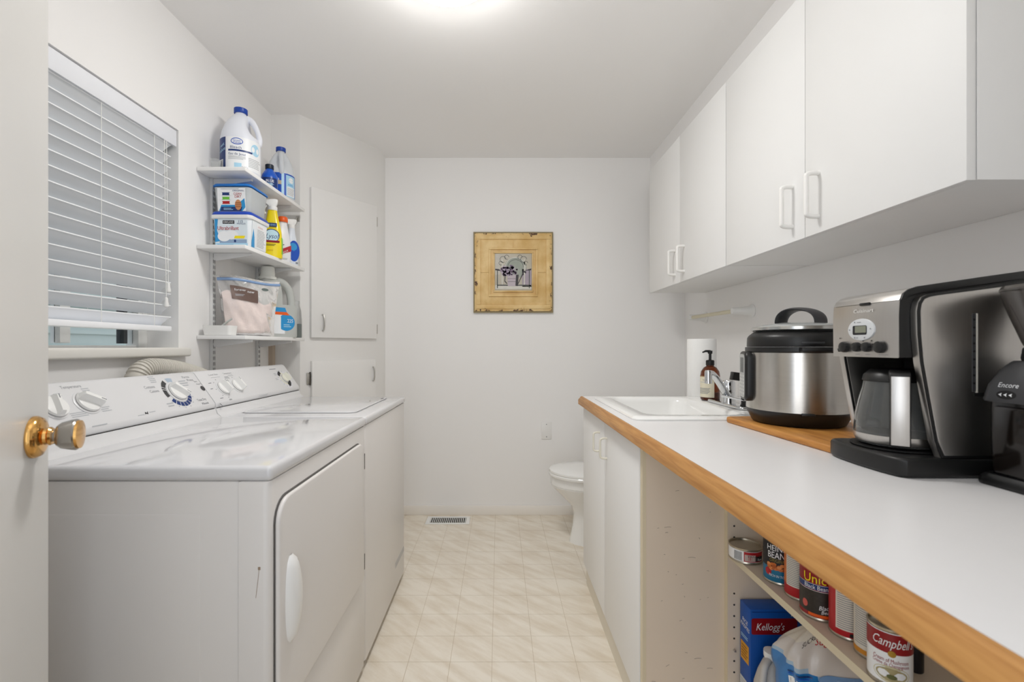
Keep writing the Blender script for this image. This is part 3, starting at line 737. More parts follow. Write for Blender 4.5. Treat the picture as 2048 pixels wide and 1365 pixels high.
# small blue bottle
t = thing('blue_bottle', 'small blue bottle with a black cap in front of the top-shelf jugs', 'bottle', (-1.103, 2.235, SHZ[2]), local=True)
BLB = M('bottle_blue', '0F56C0', .25, coat=.3)
G().lathe([(.034, 0), (.0365, .004), (.0365, .055), (.034, .068), (.022, .088), (.016, .096), (.016, .10)], (0, 0), BLB, 28).done('bottle', t)
G().lathe([(.0185, .098), (.019, .10), (.019, .118), (.017, .12), (0, .12)], (0, 0), M('cap_navy', '14202F', .4), 24).done('cap', t)
g = G(); mp = cyl_map((0, 0, 0), .0366, math.radians(-60)); g.prect(mp, -.04, .008, .04, .05, NAVY, 1); g.text(mp, 'BLUE', 0, .034, .012, LABW, 2); g.bars(mp, -.02, .012, .02, .024, 3, LCYA, 2); g.done('label', t)

# two plastic tubs
def tub(name, label, z, bw, bd, h, body, lidm, rimm, lidh, taper, x, y):
    t = thing(name, label, 'tub', (x, y, z), local=True)
    def R(s, zz, r=.02): return [(p[0], p[1], zz) for p in rr(0, 0, bw / 2 * s, bd / 2 * s, r, 4)]
    g = G(); g.loft([R(taper * .97, 0), R(taper, .004), R(1, h - lidh)], body); g.done('tub_body', t)
    if rimm: G().loft([R(1.06, h - lidh - .012), R(1.08, h - lidh - .008), R(1.08, h - lidh + .002), R(1.02, h - lidh + .004)], rimm).done('rim', t)
    G().loft([R(1.05, h - lidh + .003), R(1.06, h - lidh + .006), R(1.03, h - .004), R(1.0, h), R(.9, h), R(.88, h - .003)], lidm).done('lid', t)
    return t
TB = M('tub_white', 'EAF0F4', .3, sss=.05)
t = tub('detergent_tub', 'white-rimmed tub of dishwasher tablets with dark blue lid, lower of two stacked tubs', SHZ[1], .164, .160, .150, TB, M('lid_dark_blue', '1B47B4', .35), PLAS, .017, .93, -1.145, 2.066)
mp = plane_map((0, -.0748, 0), (1.0, 0, 0), Vector((0, -.047, 1)).normalized())
g = G(); g.prect(mp, -.0695, .004, .0695, .118, M('label_pale', 'DDE8EE', .35), 1); g.ppoly(mp, [(-.0695, .02), (-.0695, .118), (-.055, .118), (-.06, .07), (-.045, .025)], CYAN, 2); g.prect(mp, -.0695, .004, .0695, .016, LCYA, 2)
g.pell(mp, -.03, .045, .028, .022, LABW, 3); g.pell(mp, .0, .05, .03, .02, LABW, 2)
g.prect(mp, -.035, .098, .015, .112, INK, 3); g.text(mp, 'KIRKLAND', -.010, .105, .008, LABW, 5, w=.042); g.text(mp, '115', .042, .108, .011, NAVY, 3); g.text(mp, 'PASTILLES', .044, .0985, .006, NAVY, 3, w=.036)
g.text(mp, 'Ultrabrillant', -.012, .080, .017, RED, 4, w=.090); g.ppoly(mp, [(.012, .036), (.016, .047), (.06, .047), (.055, .036)], YEL, 4); g.prect(mp, -.05, .016, .066, .032, M('label_slate', '8FA7C4', .4), 2)
g.bars(mp, -.06, .006, .03, .013, 1, CYAN, 3); g.prect(mp, .012, .02, .02, .03, NAVY, 4)
mp = plane_map((.0768, 0, 0), (0, 1, 0), Vector((.047, 0, 1)).normalized())
g.prect(mp, -.062, .004, .062, .118, M('label_pale2', 'E6ECF0', .35), 1); g.ppoly(mp, [(-.062, .004), (-.036, .004), (-.04, .05), (-.05, .085), (-.062, .03)], CYAN, 2); g.prect(mp, -.026, .008, .058, .112, LABW, 3); g.bars(mp, -.02, .012, .052, .09, 12, INKL, 4); g.text(mp, 'ATTENTION', .005, .100, .008, M('label_pink', 'C9807E', .4), 4, w=.04)
g.done('label', t)
CT = M('tub_clear', 'E9EFF2', .18, trans=.45, sss=.1)
t = tub('wipes_tub', 'clear tub with bright blue lid and picture label, upper of two stacked tubs', SHZ[1] + .1502, .158, .160, .119, CT, M('lid_blue', '1E74C8', .35), None, .014, .90, -1.144, 2.066)
G().box(-.058, .058, -.056, .056, .004, .085, M('white_packs', 'E9E7E4', .6), .015, X=T(0, 0, 0)).done('contents', t)
mp = plane_map((0, -.0726, 0), (1, 0, 0), Vector((0, -.072, 1)).normalized())
g = G(); g.prect(mp, -.060, .004, .060, .101, LABW, 1); g.ppoly(mp, [(-.055, .004), (-.045, .030), (.02, .03), (.055, .058), (.058, .02), (.045, .004)], CYAN, 2); g.ppoly(mp, [(-.05, .004), (-.045, .022), (.045, .022), (.04, .004)], NAVY, 3)
for z, m in ((.076, NAVY), (.058, GRN), (.040, RED)): g.prect(mp, -.045, z - .006, .0, z + .006, m, 3); g.pell(mp, -.045, z, .007, .007, LABW, 4); g.pell(mp, -.002, z, .007, .007, LABW, 4)
g.text(mp, 'ORIGINAL', .03, .090, .007, NAVY, 3, w=.05); g.text(mp, 'CLEAN', .026, .077, .010, RED, 3, w=.034); g.text(mp, 'DIRT', .028, .065, .010, RED, 3, w=.028)
g.bars(mp, -.045, .094, .05, .1, 1, INKL, 3); g.pell(mp, .028, .030, .014, .022, M('label_skin', 'C98B5E', .5), 5); g.bars(mp, .016, .018, .042, .042, 3, M('label_brown', '9A5C34', .5), 6); g.bars(mp, -.035, .008, .005, .018, 2, LCYA, 4)
g.done('label', t)

# spray bottles
def spray(name, label, x, y, z, w, d, h, body, ang, trig=None, capm=None):
    t = thing(name, label, 'spray bottle', (x, y, z), local=True, rot=ang)
    hb = h * .80
    prof = [(0, .94), (.005, 1), (hb * .32, 1.0), (hb * .55, .92), (hb * .72, .74), (hb * .86, .58), (hb * .95, .50), (hb, .46)]
    g = G(); g.loft([[(p[0], p[1], zz) for p in rr(0, 0, w / 2 * k, d / 2 * (k if k > .6 else .62), .018 * k + .004, 4)] for zz, k in prof], body); g.done('bottle', t, sharp=55)
    if trig:
        G().lathe([(w * .24, hb), (w * .25, hb + .004), (w * .25, hb + .018), (w * .2, hb + .02)], (0, 0), trig, 24).done('collar', t)
        g = G(); g.prism([(-.016, hb + .018), (.014, hb + .018), (.022, hb + .034), (.024, h - .004), (.012, h), (-.030, h - .006), (-.052, h - .018), (-.052, h - .030), (-.030, h - .026), (-.018, h - .034)], 'y', -.012, .012, trig, .004); g.done('spray_head', t)
        g = G(); g.tube(catmull([(-.022, 0, h - .03), (-.034, 0, h - .045), (-.036, 0, h - .062), (-.03, 0, h - .075)], 4), .0045, trig, 8); g.done('trigger', t)
    if capm: G().lathe([(w * .30, hb - .004), (w * .32, hb), (w * .30, hb + .018), (w * .26, hb + .022), (0, hb + .022)], (0, 0), capm, 24).done('cap', t)
    return t
YB_ = M('bottle_yellow', 'F2DA10', .3, var=.03, coat=.2)
t = spray('disinfectant_spray', 'yellow disinfectant trigger spray bottle beside the stacked tubs', -1.097, 2.252, SHZ[1], .088, .054, .288, YB_, math.radians(20), PLAS)
def slanted_front(d, tilt=0): return plane_map((0, -d - .0005, 0), (1, 0, 0), (0, -tilt, 1))
mp = slanted_front(.0272)
g = G(); g.pell(mp, 0, .105, .034, .032, NAVY, 1); g.pell(mp, 0, .104, .031, .029, M('label_sky', 'C9E7F4', .4), 2); g.text(mp, 'Lysol', 0, .103, .024, NAVY, 3, w=.052, sh=.25); g.prect(mp, -.034, .072, .034, .082, DRED, 3); g.bars(mp, -.028, .055, .024, .066, 2, M('label_olive', '5A5A14', .4), 2)
g.prect(mp, -.020, .148, .022, .166, NAVY, 1); g.text(mp, 'CLEAN', 0, .157, .008, LCYA, 3, w=.032); g.bars(mp, -.02, .03, .01, .04, 1, M('label_gold', 'D9B40C', .4), 2)
g.done('label', t)
G().box(.0398, .0446, -.015, .02, .02, .10, GRN, .002).done('green_stripe', t)
t = spray('stain_remover', 'white stain remover bottle with an orange cap and a red and black label', -1.100, 2.366, SHZ[1], .076, .045, .262, M('bottle_white', 'E6E7EC', .3), math.radians(40), None, ORA)
mp = slanted_front(.0225)
g = G(); g.ppoly(mp, [(-.036, .028), (-.036, .052), (.034, .088), (.034, .058)], RED, 1); g.text(mp, 'IT', -.014, .074, .026, INK, 3, w=.026, sh=.2, rot=.25); g.text(mp, 'SHOUT', .004, .052, .010, LABW, 2, w=.036, rot=.47); g.bars(mp, -.03, .012, .02, .022, 2, INKL, 2); g.ppoly(mp, [(-.037, .012), (-.037, .035), (-.028, .024)], M('label_bronze', '9A7040', .4), 2)
g.done('label', t)
t = spray('blue_label_spray', 'slim white spray bottle with round blue label, farthest on the middle shelf', -1.102, 2.470, SHZ[1], .066, .045, .250, M('bottle_white2', 'DFE6EE', .3), math.radians(45), PLAS)
mp = slanted_front(.0225)
g = G(); g.pell(mp, .004, .078, .029, .055, BLUE, 1); g.pell(mp, .0, .10, .02, .02, CYAN, 2); g.prect(mp, .012, .012, .024, .020, INKG, 2); g.done('label', t)
# hook under the top shelf
t = thing('shelf_hook', 'small silver hook on the cupboard side below the top shelf', 'hook', (-1.118, 2.583, 1.85))
G().box(-1.128, -1.108, 2.583, 2.5868, 1.845, 1.875, SATN, .001).done('plate', t)
G().tube(catmull([(-1.118, 2.583, 1.865), (-1.118, 2.567, 1.862), (-1.118, 2.56, 1.845), (-1.12, 2.57, 1.832), (-1.122, 2.578, 1.84)], 5), .0028, SATN, 8).done('hook_wire', t)

# bottom shelf: dish, powder bag, laundry jug
t = thing('scoop_dish', 'small white plastic dish at the wall end of the lowest shelf', 'dish', (-1.19, 1.985, SHZ[0]), local=True)
g = G(); R = lambda hx, hy, z: [(p[0], p[1], z) for p in rr(0, 0, hx, hy, .012, 4)]
g.loft([R(.050, .026, 0), R(.056, .030, .002), R(.060, .034, .042), R(.055, .030, .042), R(.050, .026, .006)], PLAS, X=T(0, 0, 0)); g.done('dish_body', t)
t = thing('plastic_scoop', 'small translucent plastic scoop lying in the white dish on the lowest shelf', 'scoop', (-1.185, 1.985, SHZ[0] + .0065), local=True)
g = G(); g.lathe([(.013, 0), (.015, .003), (.018, .030), (.0165, .030), (.013, .004), (0, .004)], (-.02, 0), HDT, 24); g.done('cup', t)
G().tube([(-.004, .0, .028), (.02, .004, .050), (.042, .006, .066)], [.005, .0045, .004], HDT, 8).done('handle', t)
t = thing('powder_bag', 'clear zip bag of pale pink washing powder with a brown label on the lowest shelf', 'bag', (-1.135, 2.115, SHZ[0]), local=True, rot=math.radians(48))
BW, BH = .272, .262
rnd = random.Random(11)
def bulge(u, v):
    e = (1 - (2 * u - 1) ** 4); f = max(0, (1 - v)) ** .5 * min(1, v * 14 + .25)
    return .034 * e * f + .0015
def wob(u, v): return .004 * math.sin(9 * u + 5 * v) * math.sin(11 * v + 2) + .002 * math.sin(31 * u + 17 * v)
def bagpt(u, v, s):
    w = BW * (.80 + .20 * v ** 2.2 if v < 1 else 1)
    x = (u - .5) * w; z = .001 + BH * v * (1 - .03 * (2 * u - 1) ** 2 * (1 - v)) + .006 * math.sin(6 * u) * v * v
    return (x, s * bulge(u, v) + wob(u, v) * min(1, 3 * (1 - v) + .3), z)
BAGM = M('bag_film', 'FAF9F9', .12, trans=.82, var=.01, bump=.7, bs=28)
g = G(); g.grid(lambda u, v: bagpt(u, v, -1), 28, 28, BAGM); g.grid(lambda u, v: bagpt(u, v, 1), 28, 28, BAGM); g.done('bag_film', t, sharp=70)
PWD = M('pink_powder', 'EBDAD3', .9, var=.10, vs=45, bump=.5, bs=180)
def pw(u, v, s):
    top = .66 + .07 * math.sin(5 * u + 1) + .03 * math.sin(13 * u)
    p = bagpt(.02 + .96 * u, v * top, s); k = .93 if v < .999 else 0
    return (p[0] * .985, p[1] * k, p[2] + .002)
g = G(); g.grid(lambda u, v: pw(u, v, -1), 24, 18, PWD); g.grid(lambda u, v: pw(u, v, 1), 24, 18, PWD); g.done('powder', t, sharp=70)
g = G(); zl = lambda u, v: (lambda p: (p[0] * 1.01, p[1] - .003, p[2]))(bagpt(u, .915 + .045 * v, -1)); g.grid(zl, 24, 2, M('zip_blue', '7D9CC6', .3)); g.tube([(lambda p: (p[0] * 1.01, p[1] - .003, p[2]))(bagpt(i / 20, .935, -1)) for i in range(21)], .0042, M('zip_blue2', '86A3CB', .3), 8); g.done('zip_strip', t)
g = G()
def lb(a, b, off):
    u = .5 + a / (BW * .93); p = bagpt(u, .5 + b / BH, -1); return (p[0], p[1] - .0022 - off, p[2])
TP = M('label_taupe', '6D5850', .45)
g.grid(lambda u, v: lb(-.085 + .115 * u, .031 + .058 * v - .012 * u, .0004), 10, 6, TP)
g.text(lambda a, b, o: lb(a, b, o), 'forever', -.047, .071, .0105, LABW, 5, w=.046); g.text(lambda a, b, o: lb(a, b, o), 'new', -.0035, .067, .0115, LABW, 5, w=.028, sh=.2)
g.bars(lambda a, b, o: lb(a, b, o), -.070, .043, -.025, .053, 2, INKL, 5)
g.pell(lambda a, b, o: lb(a, b, o), .062, .088, .016, .007, M('label_zipgrey', '5F6B68', .4), 3)
g.done('label', t)
t = thing('laundry_jug', 'big translucent detergent jug with white cap and blue label on the lowest shelf', 'jug', (-1.150, 2.385, SHZ[0]), local=True, rot=math.radians(52))
g = G()
LW, LD = .098, .062
def ring(k, dx, z, r=.03, kd=None): return [(p[0] + dx, p[1], z) for p in rr(0, 0, LW * k, LD * (kd or min(1, k + .05)), r * min(1, k + .1), 5)]
g.loft([ring(.95, 0, 0), ring(1, 0, .006), ring(1, 0, .150), ring(.98, -.002, .165)], HDT, cap1=True)
g.loft([ring(.60, -.040, .160, .02, .95), ring(.58, -.040, .22, .02, .92), ring(.52, -.038, .26, .02, .8), ring(.40, -.036, .287, .02, .6), ring(.30, -.035, .298, .02, .46)], HDT)
g.done('bottle', t, sharp=55)
p = catmull([(-.03, 0, .272), (.006, 0, .290), (.045, 0, .280), (.073, 0, .248), (.084, 0, .205), (.086, 0, .165), (.080, 0, .14)], 6)
G().tube(p, [.0195] * len(p), HDT, 14).done('handle', t)
G().lathe([(.040, .292), (.040, .306), (.033, .308), (.031, .352), (.028, .356), (0, .356)], (-.035, 0), M('cap_milky', 'E9EAE4', .35), 30).done('cap', t)
mp = plane_map((0, -LD - .0006, 0), (1, 0, 0), (0, 0, 1))
g = G(); g.prect(mp, -.07, .018, .02, .150, LABW, 1); g.pell(mp, .028, .075, .045, .042, CYAN, 2); g.text(mp, '225', .048, .085, .018, LABW, 4, w=.030); g.bars(mp, .014, .05, .055, .068, 2, LCYA, 4); g.prect(mp, -.07, .018, .0, .105, LABW, 3)
g.ppoly(mp, [(-.06, .115), (-.06, .128), (.03, .128), (.045, .112)], ORA, 3); g.ppoly(mp, [(-.06, .128), (-.06, .15), (.022, .15), (.03, .128)], CYAN, 3)
mp2 = plane_map((0, -LD * .93 - .0006, .16), (1, 0, 0), (0, .10, 1)); g.ppoly(mp2, [(-.085, .0), (-.085, .05), (-.04, .06), (-.02, .02), (-.012, .0)], CYAN, 1)
g.done('label', t)
t = thing('dark_base_bottle', 'grey-bottomed clear bottle tucked behind the detergent jug', 'bottle', (-1.093, 2.517, SHZ[0]), local=True)
G().lathe([(.022, 0), (.024, .004), (.024, .075)], (0, 0), M('grey_liquid', '6B7270', .3), 24).done('liquid', t)
G().lathe([(.0242, .0752), (.0242, .10), (.020, .15), (.011, .18), (.011, .20)], (0, 0), CLR, 24).done('bottle', t)

# ------------------------------------------------------------------ upper cabinets
UZ0, UZ1, UX = 1.478, 2.228, .925
def bow(g, x, y, z0, z1, depth, m, r=.0055, sgn=-1):
    """U-shaped bar pull standing off a vertical face that looks to -x"""
    q = .014
    pts = catmull([(x, y, z1), (x - depth * .55, y, z1), (x - depth + .002, y, z1 - .004), (x - depth, y, z1 - q), (x - depth, y, (z0 + z1) / 2), (x - depth, y, z0 + q), (x - depth + .002, y, z0 + .004), (x - depth * .55, y, z0), (x, y, z0)], 4)
    g.tube(pts, r, m, 10); return g
EDGE = M('edge_cream', 'D6D0C2', .45)
HANW = M('handle_white', 'F2F1EE', .3)
def upper(y0, y1, label, near):
    t = thing('upper_cabinet', label, 'cabinet', (1.1, (y0 + y1) / 2, UZ0))
    g = G(); g.box(.946, XR - .001, y0 + .002, y1 - .002, UZ0 + .001, UZ1, MELA, .0005); g.done('carcass', t)
    if near: G().box(.944, XR - .001, y0 - .001, y0 + .001, UZ0, UZ1, MELA, .0003).done('end_panel', t)
    ym = (y0 + y1) / 2
    for a, b, hy in ((y0 + .002, ym - .0015, ym - .06), (ym + .0015, y1 - .002, ym + .058)):
        d = G().box(UX, .9445, a, b, UZ0, UZ1 + .0005, MELA, .0012).done('door', t)
        bow(G(), UX, hy, 1.5255, 1.651, .036, HANW, .0068).done('handle', d)
    return t
upper(1.8975, 2.862, 'white two-door wall cabinet farther from the viewer', False)
upper(.918, 1.8935, 'white two-door wall cabinet nearer the viewer, with visible end panel', True)
t = thing('folded_cloth', 'bit of yellow cloth lying on top of the nearer wall cabinet', 'cloth', (.975, 1.47, UZ1 + .001))
g = G(); YC = M('yellow_cloth', 'E0A92A', .85, bump=.4, bs=90)
g.box(.94, 1.015, 1.43, 1.52, UZ1 + .001, UZ1 + .012, YC, .004); g.done('lower_fold', t); G().box(.944, 1.012, 1.435, 1.515, UZ1 + .0125, UZ1 + .021, YC, .004).done('upper_fold', t)

# ------------------------------------------------------------------ countertop and base units
CZ, CXF, CY1 = .907, .385, 2.262
ct = thing('countertop', 'long white laminate countertop with an oak front edge', 'countertop', (.83, 1.1, .867))
SX0, SX1, SY0, SY1 = .485, .915, 1.545, 2.12
g = G()
for a, b, c, d in ((.405, XR - .001, YF + .002, SY0), (.405, XR - .001, SY1, CY1), (.405, SX0, SY0, SY1), (SX1, XR - .001, SY0, SY1)): g.box(a, b, c, d, .872, CZ, LAM)
g.done('laminate_slab', ct)
e = G(); e.prism([(CXF, .8705), (CXF, .891), (.3985, .9075), (.4048, .9075), (.4048, .8705)], 'y', YF + .002, CY1, OAKE, .0008); e.done('front_edge', ct)
G().box(.4042, .4056, YF + .002, CY1, CZ - .002, CZ + .0003, M('dark_glue_line', '5A4A3C', .7)).done('glue_line', ct)

sc_ = thing('sink_cabinet', 'white two-door base cabinet under the sink', 'cabinet', (.8, 1.8, 0))
SCY0, SCY1, SFX = 1.34, 2.252, .41
g = G(); g.box(SFX + .019, .435, SCY1 - .035, SCY1, .10, .864, MELA); g.box(SFX + .019, XR - .005, SCY1 - .018, SCY1, .0, .864, MELA); g.box(.44, XR - .005, SCY0 + .018, SCY1 - .018, .1, .118, MELA); g.box(1.25, XR - .005, SCY0 + .018, SCY1 - .018, .118, .864, MELA); g.done('carcass', sc_)
G().box(.424, XR - .005, SCY0, SCY0 + .018, 0, .864, MELT).done('end_panel', sc_)
G().box(.4135, .4238, SCY0 - .0004, SCY0 + .0195, .0, .864, MELE).done('panel_edge', sc_)
G().box(.4235, .445, SCY0 + .02, SCY1, 0, .098, M('toe_kick_cream', 'DCD5C6', .5)).done('toe_kick', sc_)
for a, b, hy in ((1.3625, 1.8075, 1.765), (1.8125, 2.256, 1.889)):
    d = G().box(SFX, SFX + .0185, a, b, .10, .855, MELA, .0012).done('door', sc_)
    bow(G(), SFX, hy, .724, .80, .026, M('handle_cream', 'DEDACC', .32), .004).done('handle', d)

# ------------------------------------------------------------------ drop-in sink and faucet
sk = thing('sink', 'white drop-in laundry sink set into the countertop', 'sink', (.70, 1.83, .75))
def RS(x0, x1, y0, y1, z, r, n=6): return [(p[0], p[1], z) for p in rr((x0 + x1) / 2, (y0 + y1) / 2, (x1 - x0) / 2, (y1 - y0) / 2, r, n)]
g = G()
g.loft([RS(.440, .962, 1.512, 2.155, CZ + .0003, .03), RS(.438, .964, 1.510, 2.157, CZ + .005, .032), RS(.444, .958, 1.516, 2.151, CZ + .011, .03), RS(.456, .946, 1.528, 2.139, CZ + .013, .03), RS(.494, .836, 1.556, 2.108, CZ + .013, .06), RS(.502, .828, 1.563, 2.10, CZ + .007, .06), RS(.507, .823, 1.568, 2.095, CZ - .008, .06), RS(.53, .80, 1.595, 2.065, .78, .07), RS(.55, .785, 1.615, 2.045, .745, .06), RS(.66, .68, 1.82, 1.84, .738, .008)], PORC, cap0=False)
g.done('basin', sk)
G().lathe([(.0, .7395), (.028, .7395), (.03, .742), (.026, .7415), (0, .7405)], (.67, 1.83), CHRO, 24).done('drain', sk)
fz = CZ + .0135
fa = thing('faucet', 'chrome single-spout faucet with swivelled low spout and flat lever on the sink ledge', 'faucet', (.885, 1.79, fz))
G().prism(rr(.884, 1.795, .026, .137, .024, 4), 'z', fz, fz + .012, CHRO, .005, 3).done('deck_plate', fa)
G().lathe([(.026, fz + .012), (.0255, fz + .016), (.0235, fz + .05), (.0235, fz + .052)], (.884, 1.79), CHRO, 28).done('body', fa)
G().lathe([(.0238, fz + .053), (.024, fz + .06), (.0235, fz + .09), (.019, fz + .098), (0, fz + .10)], (.884, 1.79), CHRO, 28).done('lever_hub', fa)
g = G()
def spring(u): return (.884 - .13 * u, 1.79 - .115 * u)
rings = []
for i in range(13):
    u = i / 12; x, y = spring(u); zc = fz + .030 + .104 * (math.sin(u * PI * .5) * .45 + .55 * min(1, u / .86)); w = .0175 - .005 * u; hh = .012 - .003 * u
    d = Vector((-.13, -.115, 0)).normalized(); s = Vector((d.y, -d.x, 0))
    rings.append([Vector((x, y, zc)) + s * w * math.cos(q) + Vector((0, 0, 1)) * hh * math.sin(q) for q in [2 * PI * j / 12 for j in range(12)]])
g.loft(rings, CHRO); x, y = spring(1); g.lathe([(.0125, fz + .095), (.0125, fz + .138), (.010, fz + .143), (0, fz + .143)], (x, y), CHRO, 20); g.done('spout', fa)
g = G(); g.prism([(-.006, fz + .036), (.0, fz + .044), (.140, fz + .040), (.145, fz + .036), (.0, fz + .034)], 'y', -.006, .006, CHRO, .0025, X=T(.858, 1.782, 0) @ RZ(math.radians(-87))); g.done('lever', fa)
sp = thing('side_sprayer', 'black side sprayer standing at the near end of the faucet plate', 'sprayer', (.894, 1.682, fz + .012))
SPX, SPY = .894, 1.682
G().lathe([(.0195, fz + .0123), (.020, fz + .0145), (.018, fz + .017), (.0165, fz + .019), (.0165, fz + .042), (.013, fz + .046)], (SPX, SPY), BLK, 24).done('holder', sp)
G().box(SPX - .0125, SPX + .0045, SPY - .009, SPY + .009, fz + .044, fz + .128, BLK, .004).done('neck', sp)
G().prism([(SPX - .056, fz + .108), (SPX - .05, fz + .137), (SPX + .004, fz + .130), (SPX + .006, fz + .100)], 'y', SPY - .013, SPY + .013, BLK, .003).done('spray_head', sp)
t = thing('drinking_glass', 'small clear tumbler standing behind the faucet spout', 'glass', (.965, 1.90, CZ + .0005), local=True)
G().lathe([(.026, 0), (.030, .004), (.036, .135), (.0345, .135), (.0285, .008), (0, .008)], (.02, 0), GLASS, 28).done('glass_wall', t)

# soap, paper towels, towel bar
AMB = M('amber_glass', '7A3508', .06, trans=.8, var=.02, ior=1.45)
t = thing('soap_dispenser', 'amber glass pump bottle with a cream label beside the faucet', 'soap bottle', (.897, 1.976, CZ + .0142), local=True)
G().lathe([(.033, 0), (.0375, .004), (.0385, .012), (.0385, .105), (.036, .122), (.026, .138), (.0155, .145), (.0145, .158)], (0, 0), AMB, 36).done('bottle', t)
G().lathe([(0, .004), (.032, .004), (.0345, .012), (.0345, .035), (0, .035)], (0, 0), M('liquid_soap', '8A4A12', .2, trans=.4), 28).done('soap', t)
G().lathe([(.0165, .148), (.017, .15), (.017, .167), (.014, .17), (.008, .171), (.0055, .172), (.0055, .196), (.009, .198), (.0095, .210), (0, .211)], (0, 0), BLK, 24).done('pump', t)
G().tube([(0, 0, .207), (-.02, -.003, .2085), (-.034, -.005, .203)], [.006, .0045, .003], BLK, 8).done('nozzle', t)
mp = cyl_map((0, 0, 0), .0387, math.radians(-152)); CRM = M('label_cream', 'DCD5BE', .6, var=.05, vs=60)
g = G(); g.prect(mp, -.045, .014, .042, .104, CRM, 1); g.prect(mp, -.045, .100, .042, .104, M('label_kraft', '9B7B52', .6), 2); g.bars(mp, -.03, .028, .030, .054, 5, INKG, 2); g.bars(mp, -.02, .075, .015, .08, 1, INKL, 2); g.text(mp, 'hand', .006, .088, .009, INKG, 2); g.done('label', t)
t = thing('paper_towel', 'white roll of paper towels standing in the far corner of the counter', 'paper towel', (.955, 2.192, CZ + .0005), local=True)
PAP = M('paper', 'ECECEA', .9, var=.02, bump=.3, bs=120)
g = G(); g.lathe([(.063, 0), (.0645, .003), (.0645, .274), (.063, .277), (.021, .277), (.021, .262)], (0, 0), PAP, 40, cap1=False); g.done('roll', t)
G().lathe([(.0205, .0), (.0205, .276), (.0185, .276), (.0185, .001)], (0, 0), M('cardboard', '9C7B56', .8), 24, cap0=False, cap1=False).done('cardboard_core', t)
t = thing('towel_bar', 'white towel bar with flared ends on the wall above the sink', 'towel bar', (XR, 2.6, 1.328))
for y in (2.335, 2.86):
    X = T(XR, y, 1.328) @ RY(-PI / 2)
    g = G(); g.lathe([(0.034, 0), (.035, .004), (.030, .008), (.026, .012), (.0205, .04), (.0185, .07), (.018, .096), (.014, .102), (0, .104)], (0, 0), PLAS, 28, X); g.done('end_post', t)
G().tube([(1.186, 2.34, 1.328), (1.186, 2.855, 1.328)], .0105, M('bar_ivory', 'D9D2B8', .35), 14).done('bar', t)

# ------------------------------------------------------------------ cutting board and pressure cooker
t = thing('cutting_board', 'thick wooden cutting board under the pressure cooker', 'cutting board', (.88, 1.28, CZ), )
a = math.radians(3)
G().prism(rr(0, 0, .158, .232, .022, 5), 'z', 0, .0175, BAMB, .005, 3, X=T(.893, 1.272, CZ + .0003) @ RZ(a)).done('board', t)
BZ = CZ + .018
PCX, PCY = .880, 1.372
pk = thing('pressure_cooker', 'stainless electric pressure cooker with black lid, standing on the wooden board', 'pressure cooker', (PCX, PCY, BZ), local=True)
pz = lambda w: w - BZ
def steelcyl():
    m = STEEL.copy(); m.name = 'cooker_steel'; b = m.node_tree.nodes['Principled BSDF']; b.inputs['Roughness'].default_value = .2; return m
CST = steelcyl()
G().lathe([(.112, 0), (.118, .003), (.128, .024), (.1335, .034), (.1345, .041)], (0, 0), BLK, 64).done('base', pk)
G().lathe([(.134, .0412), (.134, pz(1.131)), (.133, pz(1.132))], (0, 0), CST, 72).done('steel_body', pk)
G().lathe([(.1345, pz(1.132)), (.1365, pz(1.134)), (.1365, pz(1.146)), (.134, pz(1.147))], (0, 0), BLK, 64).done('upper_ring', pk)
G().lathe([(.131, pz(1.1475)), (.132, pz(1.150)), (.131, pz(1.174)), (.127, pz(1.181)), (.114, pz(1.192)), (.10, pz(1.194)), (0, pz(1.194))], (0, 0), BLK, 64).done('lid', pk)
gl = thing('glass_lid', 'spare glass lid with a black loop handle lying on the pressure cooker', 'lid', (PCX, PCY, 1.1945), local=True)
G().lathe([(.108, .0), (.118, .002), (.1185, .008), (.112, .0125), (.09, .019), (.05, .024), (0, .026)], (0, 0), M('lid_glass', 'E9EDEC', .08, trans=.55, var=.01), 56, cap0=False).done('glass_disc', gl)
G().lathe([(.1165, .0), (.1205, .002), (.1205, .010), (.117, .012)], (0, 0), M('steel_rim', 'C9C9C6', .2, 1), 56, cap0=False, cap1=False).done('rim', gl)
rings = []
for i in range(21):
    u = i / 20; th = PI * u
    # arch seen from the side, running along x
    x = -.05 * math.cos(th) * (1 if u < .5 else 1.35); z = .020 + .044 * math.sin(th) ** .75
    w = .029 + .003 * math.sin(th)
    tx, tz = math.sin(th), math.cos(th)
    nx, nz = -math.cos(th), math.sin(th)
    rings.append([(x + nx * .0055 * math.sin(q), w * math.cos(q), z + nz * .0055 * math.sin(q)) for q in [2 * PI * j / 14 for j in range(14)]])
hx = G().loft(rings, DGR, X=RZ(math.radians(-66))).done('loop_handle', gl)
# control panel
o_ = Vector((-.95, .31, 0)).normalized(); tv = Vector((-o_.y, o_.x, 0)); an = math.atan2(o_.y, o_.x)
Xp = RZ(an)   # local x outward
ph = (pz(.985) + pz(1.136)) / 2
g = G(); g.prism(rr(0, ph, .050, .074, .022, 6), 'x', .118, .146, BLK, .008, 3, X=Xp); cp = g.done('control_panel', pk)
mp = plane_map(o_ * .1462, (o_.y * -1 * -1 if False else -o_.y * -1, 0, 0) if False else (-(-o_.y) * 1, 0, 0) if False else Vector((0, 0, 1)).cross(o_) , (0, 0, 1))
g = G(); SIL = M('panel_silver', 'B9BAB8', .35, .3)
vs_ = rr(0, ph, .040, .065, .018, 5); g.ppoly(mp, vs_, SIL, 1); g.prect(mp, -.026, ph + .010, .026, ph + .055, M('lcd_dark', '4A4E4C', .3), 2)
for r_i in range(6):
    for c_i in range(3): g.pell(mp, -.026 + .026 * c_i, ph + .0 - .0105 * r_i, .008, .0036, M('panel_light', 'D9DAD6', .4), 3)
g.done('panel_face', cp)
